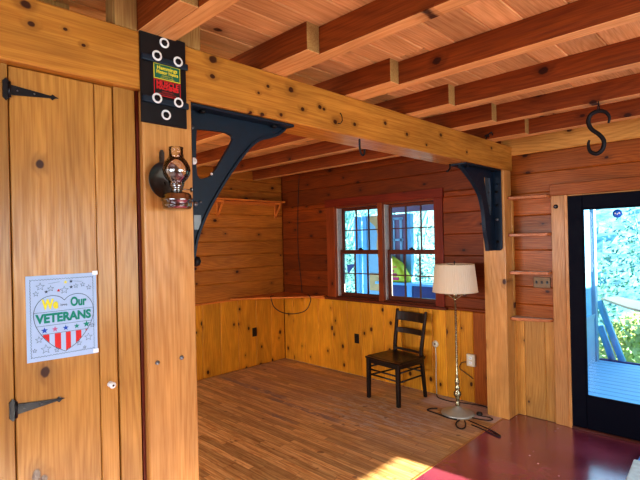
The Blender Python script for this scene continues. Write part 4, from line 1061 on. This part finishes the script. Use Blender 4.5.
def leaf_cloud(c, r, n, size, rnd):
    mb = MB(); vs = []; fs = []
    for _ in range(n):
        while True:
            p = Vector((rnd.uniform(-1, 1), rnd.uniform(-1, 1), rnd.uniform(-1, 1)))
            if .45 < p.length < 1: break
        p = Vector((c[0]+p.x*r[0], c[1]+p.y*r[1], c[2]+p.z*r[2]))
        a = Vector((rnd.gauss(0, 1), rnd.gauss(0, 1), rnd.gauss(0, 1))).normalized(); b = a.orthogonal().normalized()
        s = size*rnd.uniform(.6, 1.4); k = len(vs)
        vs += [p+a*s, p+b*s*.5, p-a*s, p-b*s*.5]; fs.append((k, k+1, k+2, k+3))
    mb.add(vs, fs); return mb
def bare_tree(lab, x, y, h, rnd, leaf, lm, nleaf=900, z0=-1.0):
    t = thing('tree', lab, 'tree', (x, y, z0), 'trees beyond the deck')
    mb = MB()
    tw = MB()
    def grow(p, d, L, r, lv, mbx):
        pts = [p]; q = p; dd = d
        for _ in range(4):
            dd = (dd+Vector((rnd.uniform(-.2, .2), rnd.uniform(-.2, .2), rnd.uniform(-.05, .15)))).normalized(); q = q+dd*L/4; pts.append(q)
        mbx.tube(pts, [r*(1-.13*i) for i in range(5)], 5)
        if lv < 3:
            for _ in range(5 if lv == 0 else 4):
                k = rnd.randint(2, 4); e = (dd+Vector((rnd.uniform(-1, 1), rnd.uniform(-1, 1), rnd.uniform(-.3, .6)))*.9).normalized()
                grow(pts[k], e, L*.62, r*.5, lv+1, tw)
    grow(Vector((x, y, z0)), Vector((0, 0, 1)), h*.5, .11, 0, mb)
    mb.build('trunk', M['bark'], t)
    tw.build('branches', M['branch'], t)
    leaf_cloud((x, y, z0+h*.65), (h*.28, h*.25, h*.33), nleaf, .05, rnd).build('foliage', lm, t)
rnd = random.Random(11)
for lab, x, y, h in (('slim teal tree straight beyond the door sticker', -1.75, 11.2, 3.4), ('pale blue tree seen through the right window', -6.6, 11.0, 5.6),
                     ('teal tree seen through the left window', -10.2, 11.2, 5.4)):
    bare_tree(lab, x, y, h, rnd, 1, M['leaf_pale'] if 'pale' in lab else M['leaf_teal'])
for i, (lab, x, y, rx, rz, m) in enumerate((('yellow-green bush just beyond the slanting deck braces', -1.45, 8.1, .62, .75, 'leaf_yg'), ('low yellow-green bush right of the deck braces', -.2, 8.4, .58, .85, 'leaf_yg'),
                            ('teal shrub behind the yellow-green bushes', -2.9, 9.6, .9, 1.2, 'leaf_teal'), ('pale shrub beyond the porch ledge', -5.4, 9.0, .9, 1.2, 'leaf_pale'), ('teal shrub beyond the left porch posts', -8.2, 9.0, 1.0, 1.4, 'leaf_teal'))):
    t = thing('bush', lab, 'bush', (x, y, -1.0), 'bushes beyond the deck')
    leaf_cloud((x, y, -.95+rz), (rx, rx*.8, rz), 2600, .05, rnd).build('foliage', M[m], t)
    mb = MB()
    for k in range(5): mb.tube([(x, y, -1), (x+rnd.uniform(-.3, .3)*rx, y+rnd.uniform(-.3, .3)*rx, -.9+rz*.8)], [.02, .008], 5)
    mb.build('stem', M['bark'], t)

# ------------------------------------------------------------------ light
w = bpy.data.worlds.new('world'); scene.world = w; w.use_nodes = True
nt = w.node_tree; nt.nodes.clear()
out = nt.nodes.new('ShaderNodeOutputWorld'); bg = nt.nodes.new('ShaderNodeBackground')
bg.inputs[0].default_value = (.40, .68, 1.0, 1); bg.inputs[1].default_value = 2.7
nt.links.new(bg.outputs[0], out.inputs[0])

def area(name, loc, target, sx, sy, power, color):
    l = bpy.data.lights.new(name, 'AREA'); l.shape = 'RECTANGLE'; l.size = sx; l.size_y = sy; l.energy = power; l.color = color
    o = bpy.data.objects.new(name, l); COL.objects.link(o); o.location = loc
    o.rotation_euler = (Vector(target)-Vector(loc)).to_track_quat('-Z', 'Y').to_euler()
    return o
area('light_window_front', (.3, YS+.1, 1.5), (-.6, 3, 1.3), 3.0, 1.5, 70, (.93, .97, 1))
area('light_fill_nook', (-3.5, YS+.1, 1.5), (-3.7, 3.5, .9), 2.2, 1.3, 140, (.93, .97, 1))  # fill lamp added to brighten the nook; the wall has no opening here
area('light_window_right', (XE-.08, 1.9, 1.45), (-3, 2.4, 1.0), 2.8, 1.3, 62, (.93, .97, 1))
sun = bpy.data.lights.new('sun', 'SUN'); sun.energy = 26; sun.angle = math.radians(.5); sun.color = (1, .90, .72)
so = bpy.data.objects.new('sun', sun); COL.objects.link(so)
d = Vector((-1, -.089, -.4535))
so.rotation_euler = d.to_track_quat('-Z', 'Y').to_euler(); so.location = (6, 3, 4)

scene.view_settings.view_transform = 'Standard'
try: scene.view_settings.look = 'Medium High Contrast'
except Exception: scene.view_settings.look = 'None'
scene.view_settings.exposure = 0.0
scene.cycles.use_denoising = True
scene.cycles.max_bounces = 10
scene.cycles.transparent_max_bounces = 16
scene.cycles.sample_clamp_indirect = 6
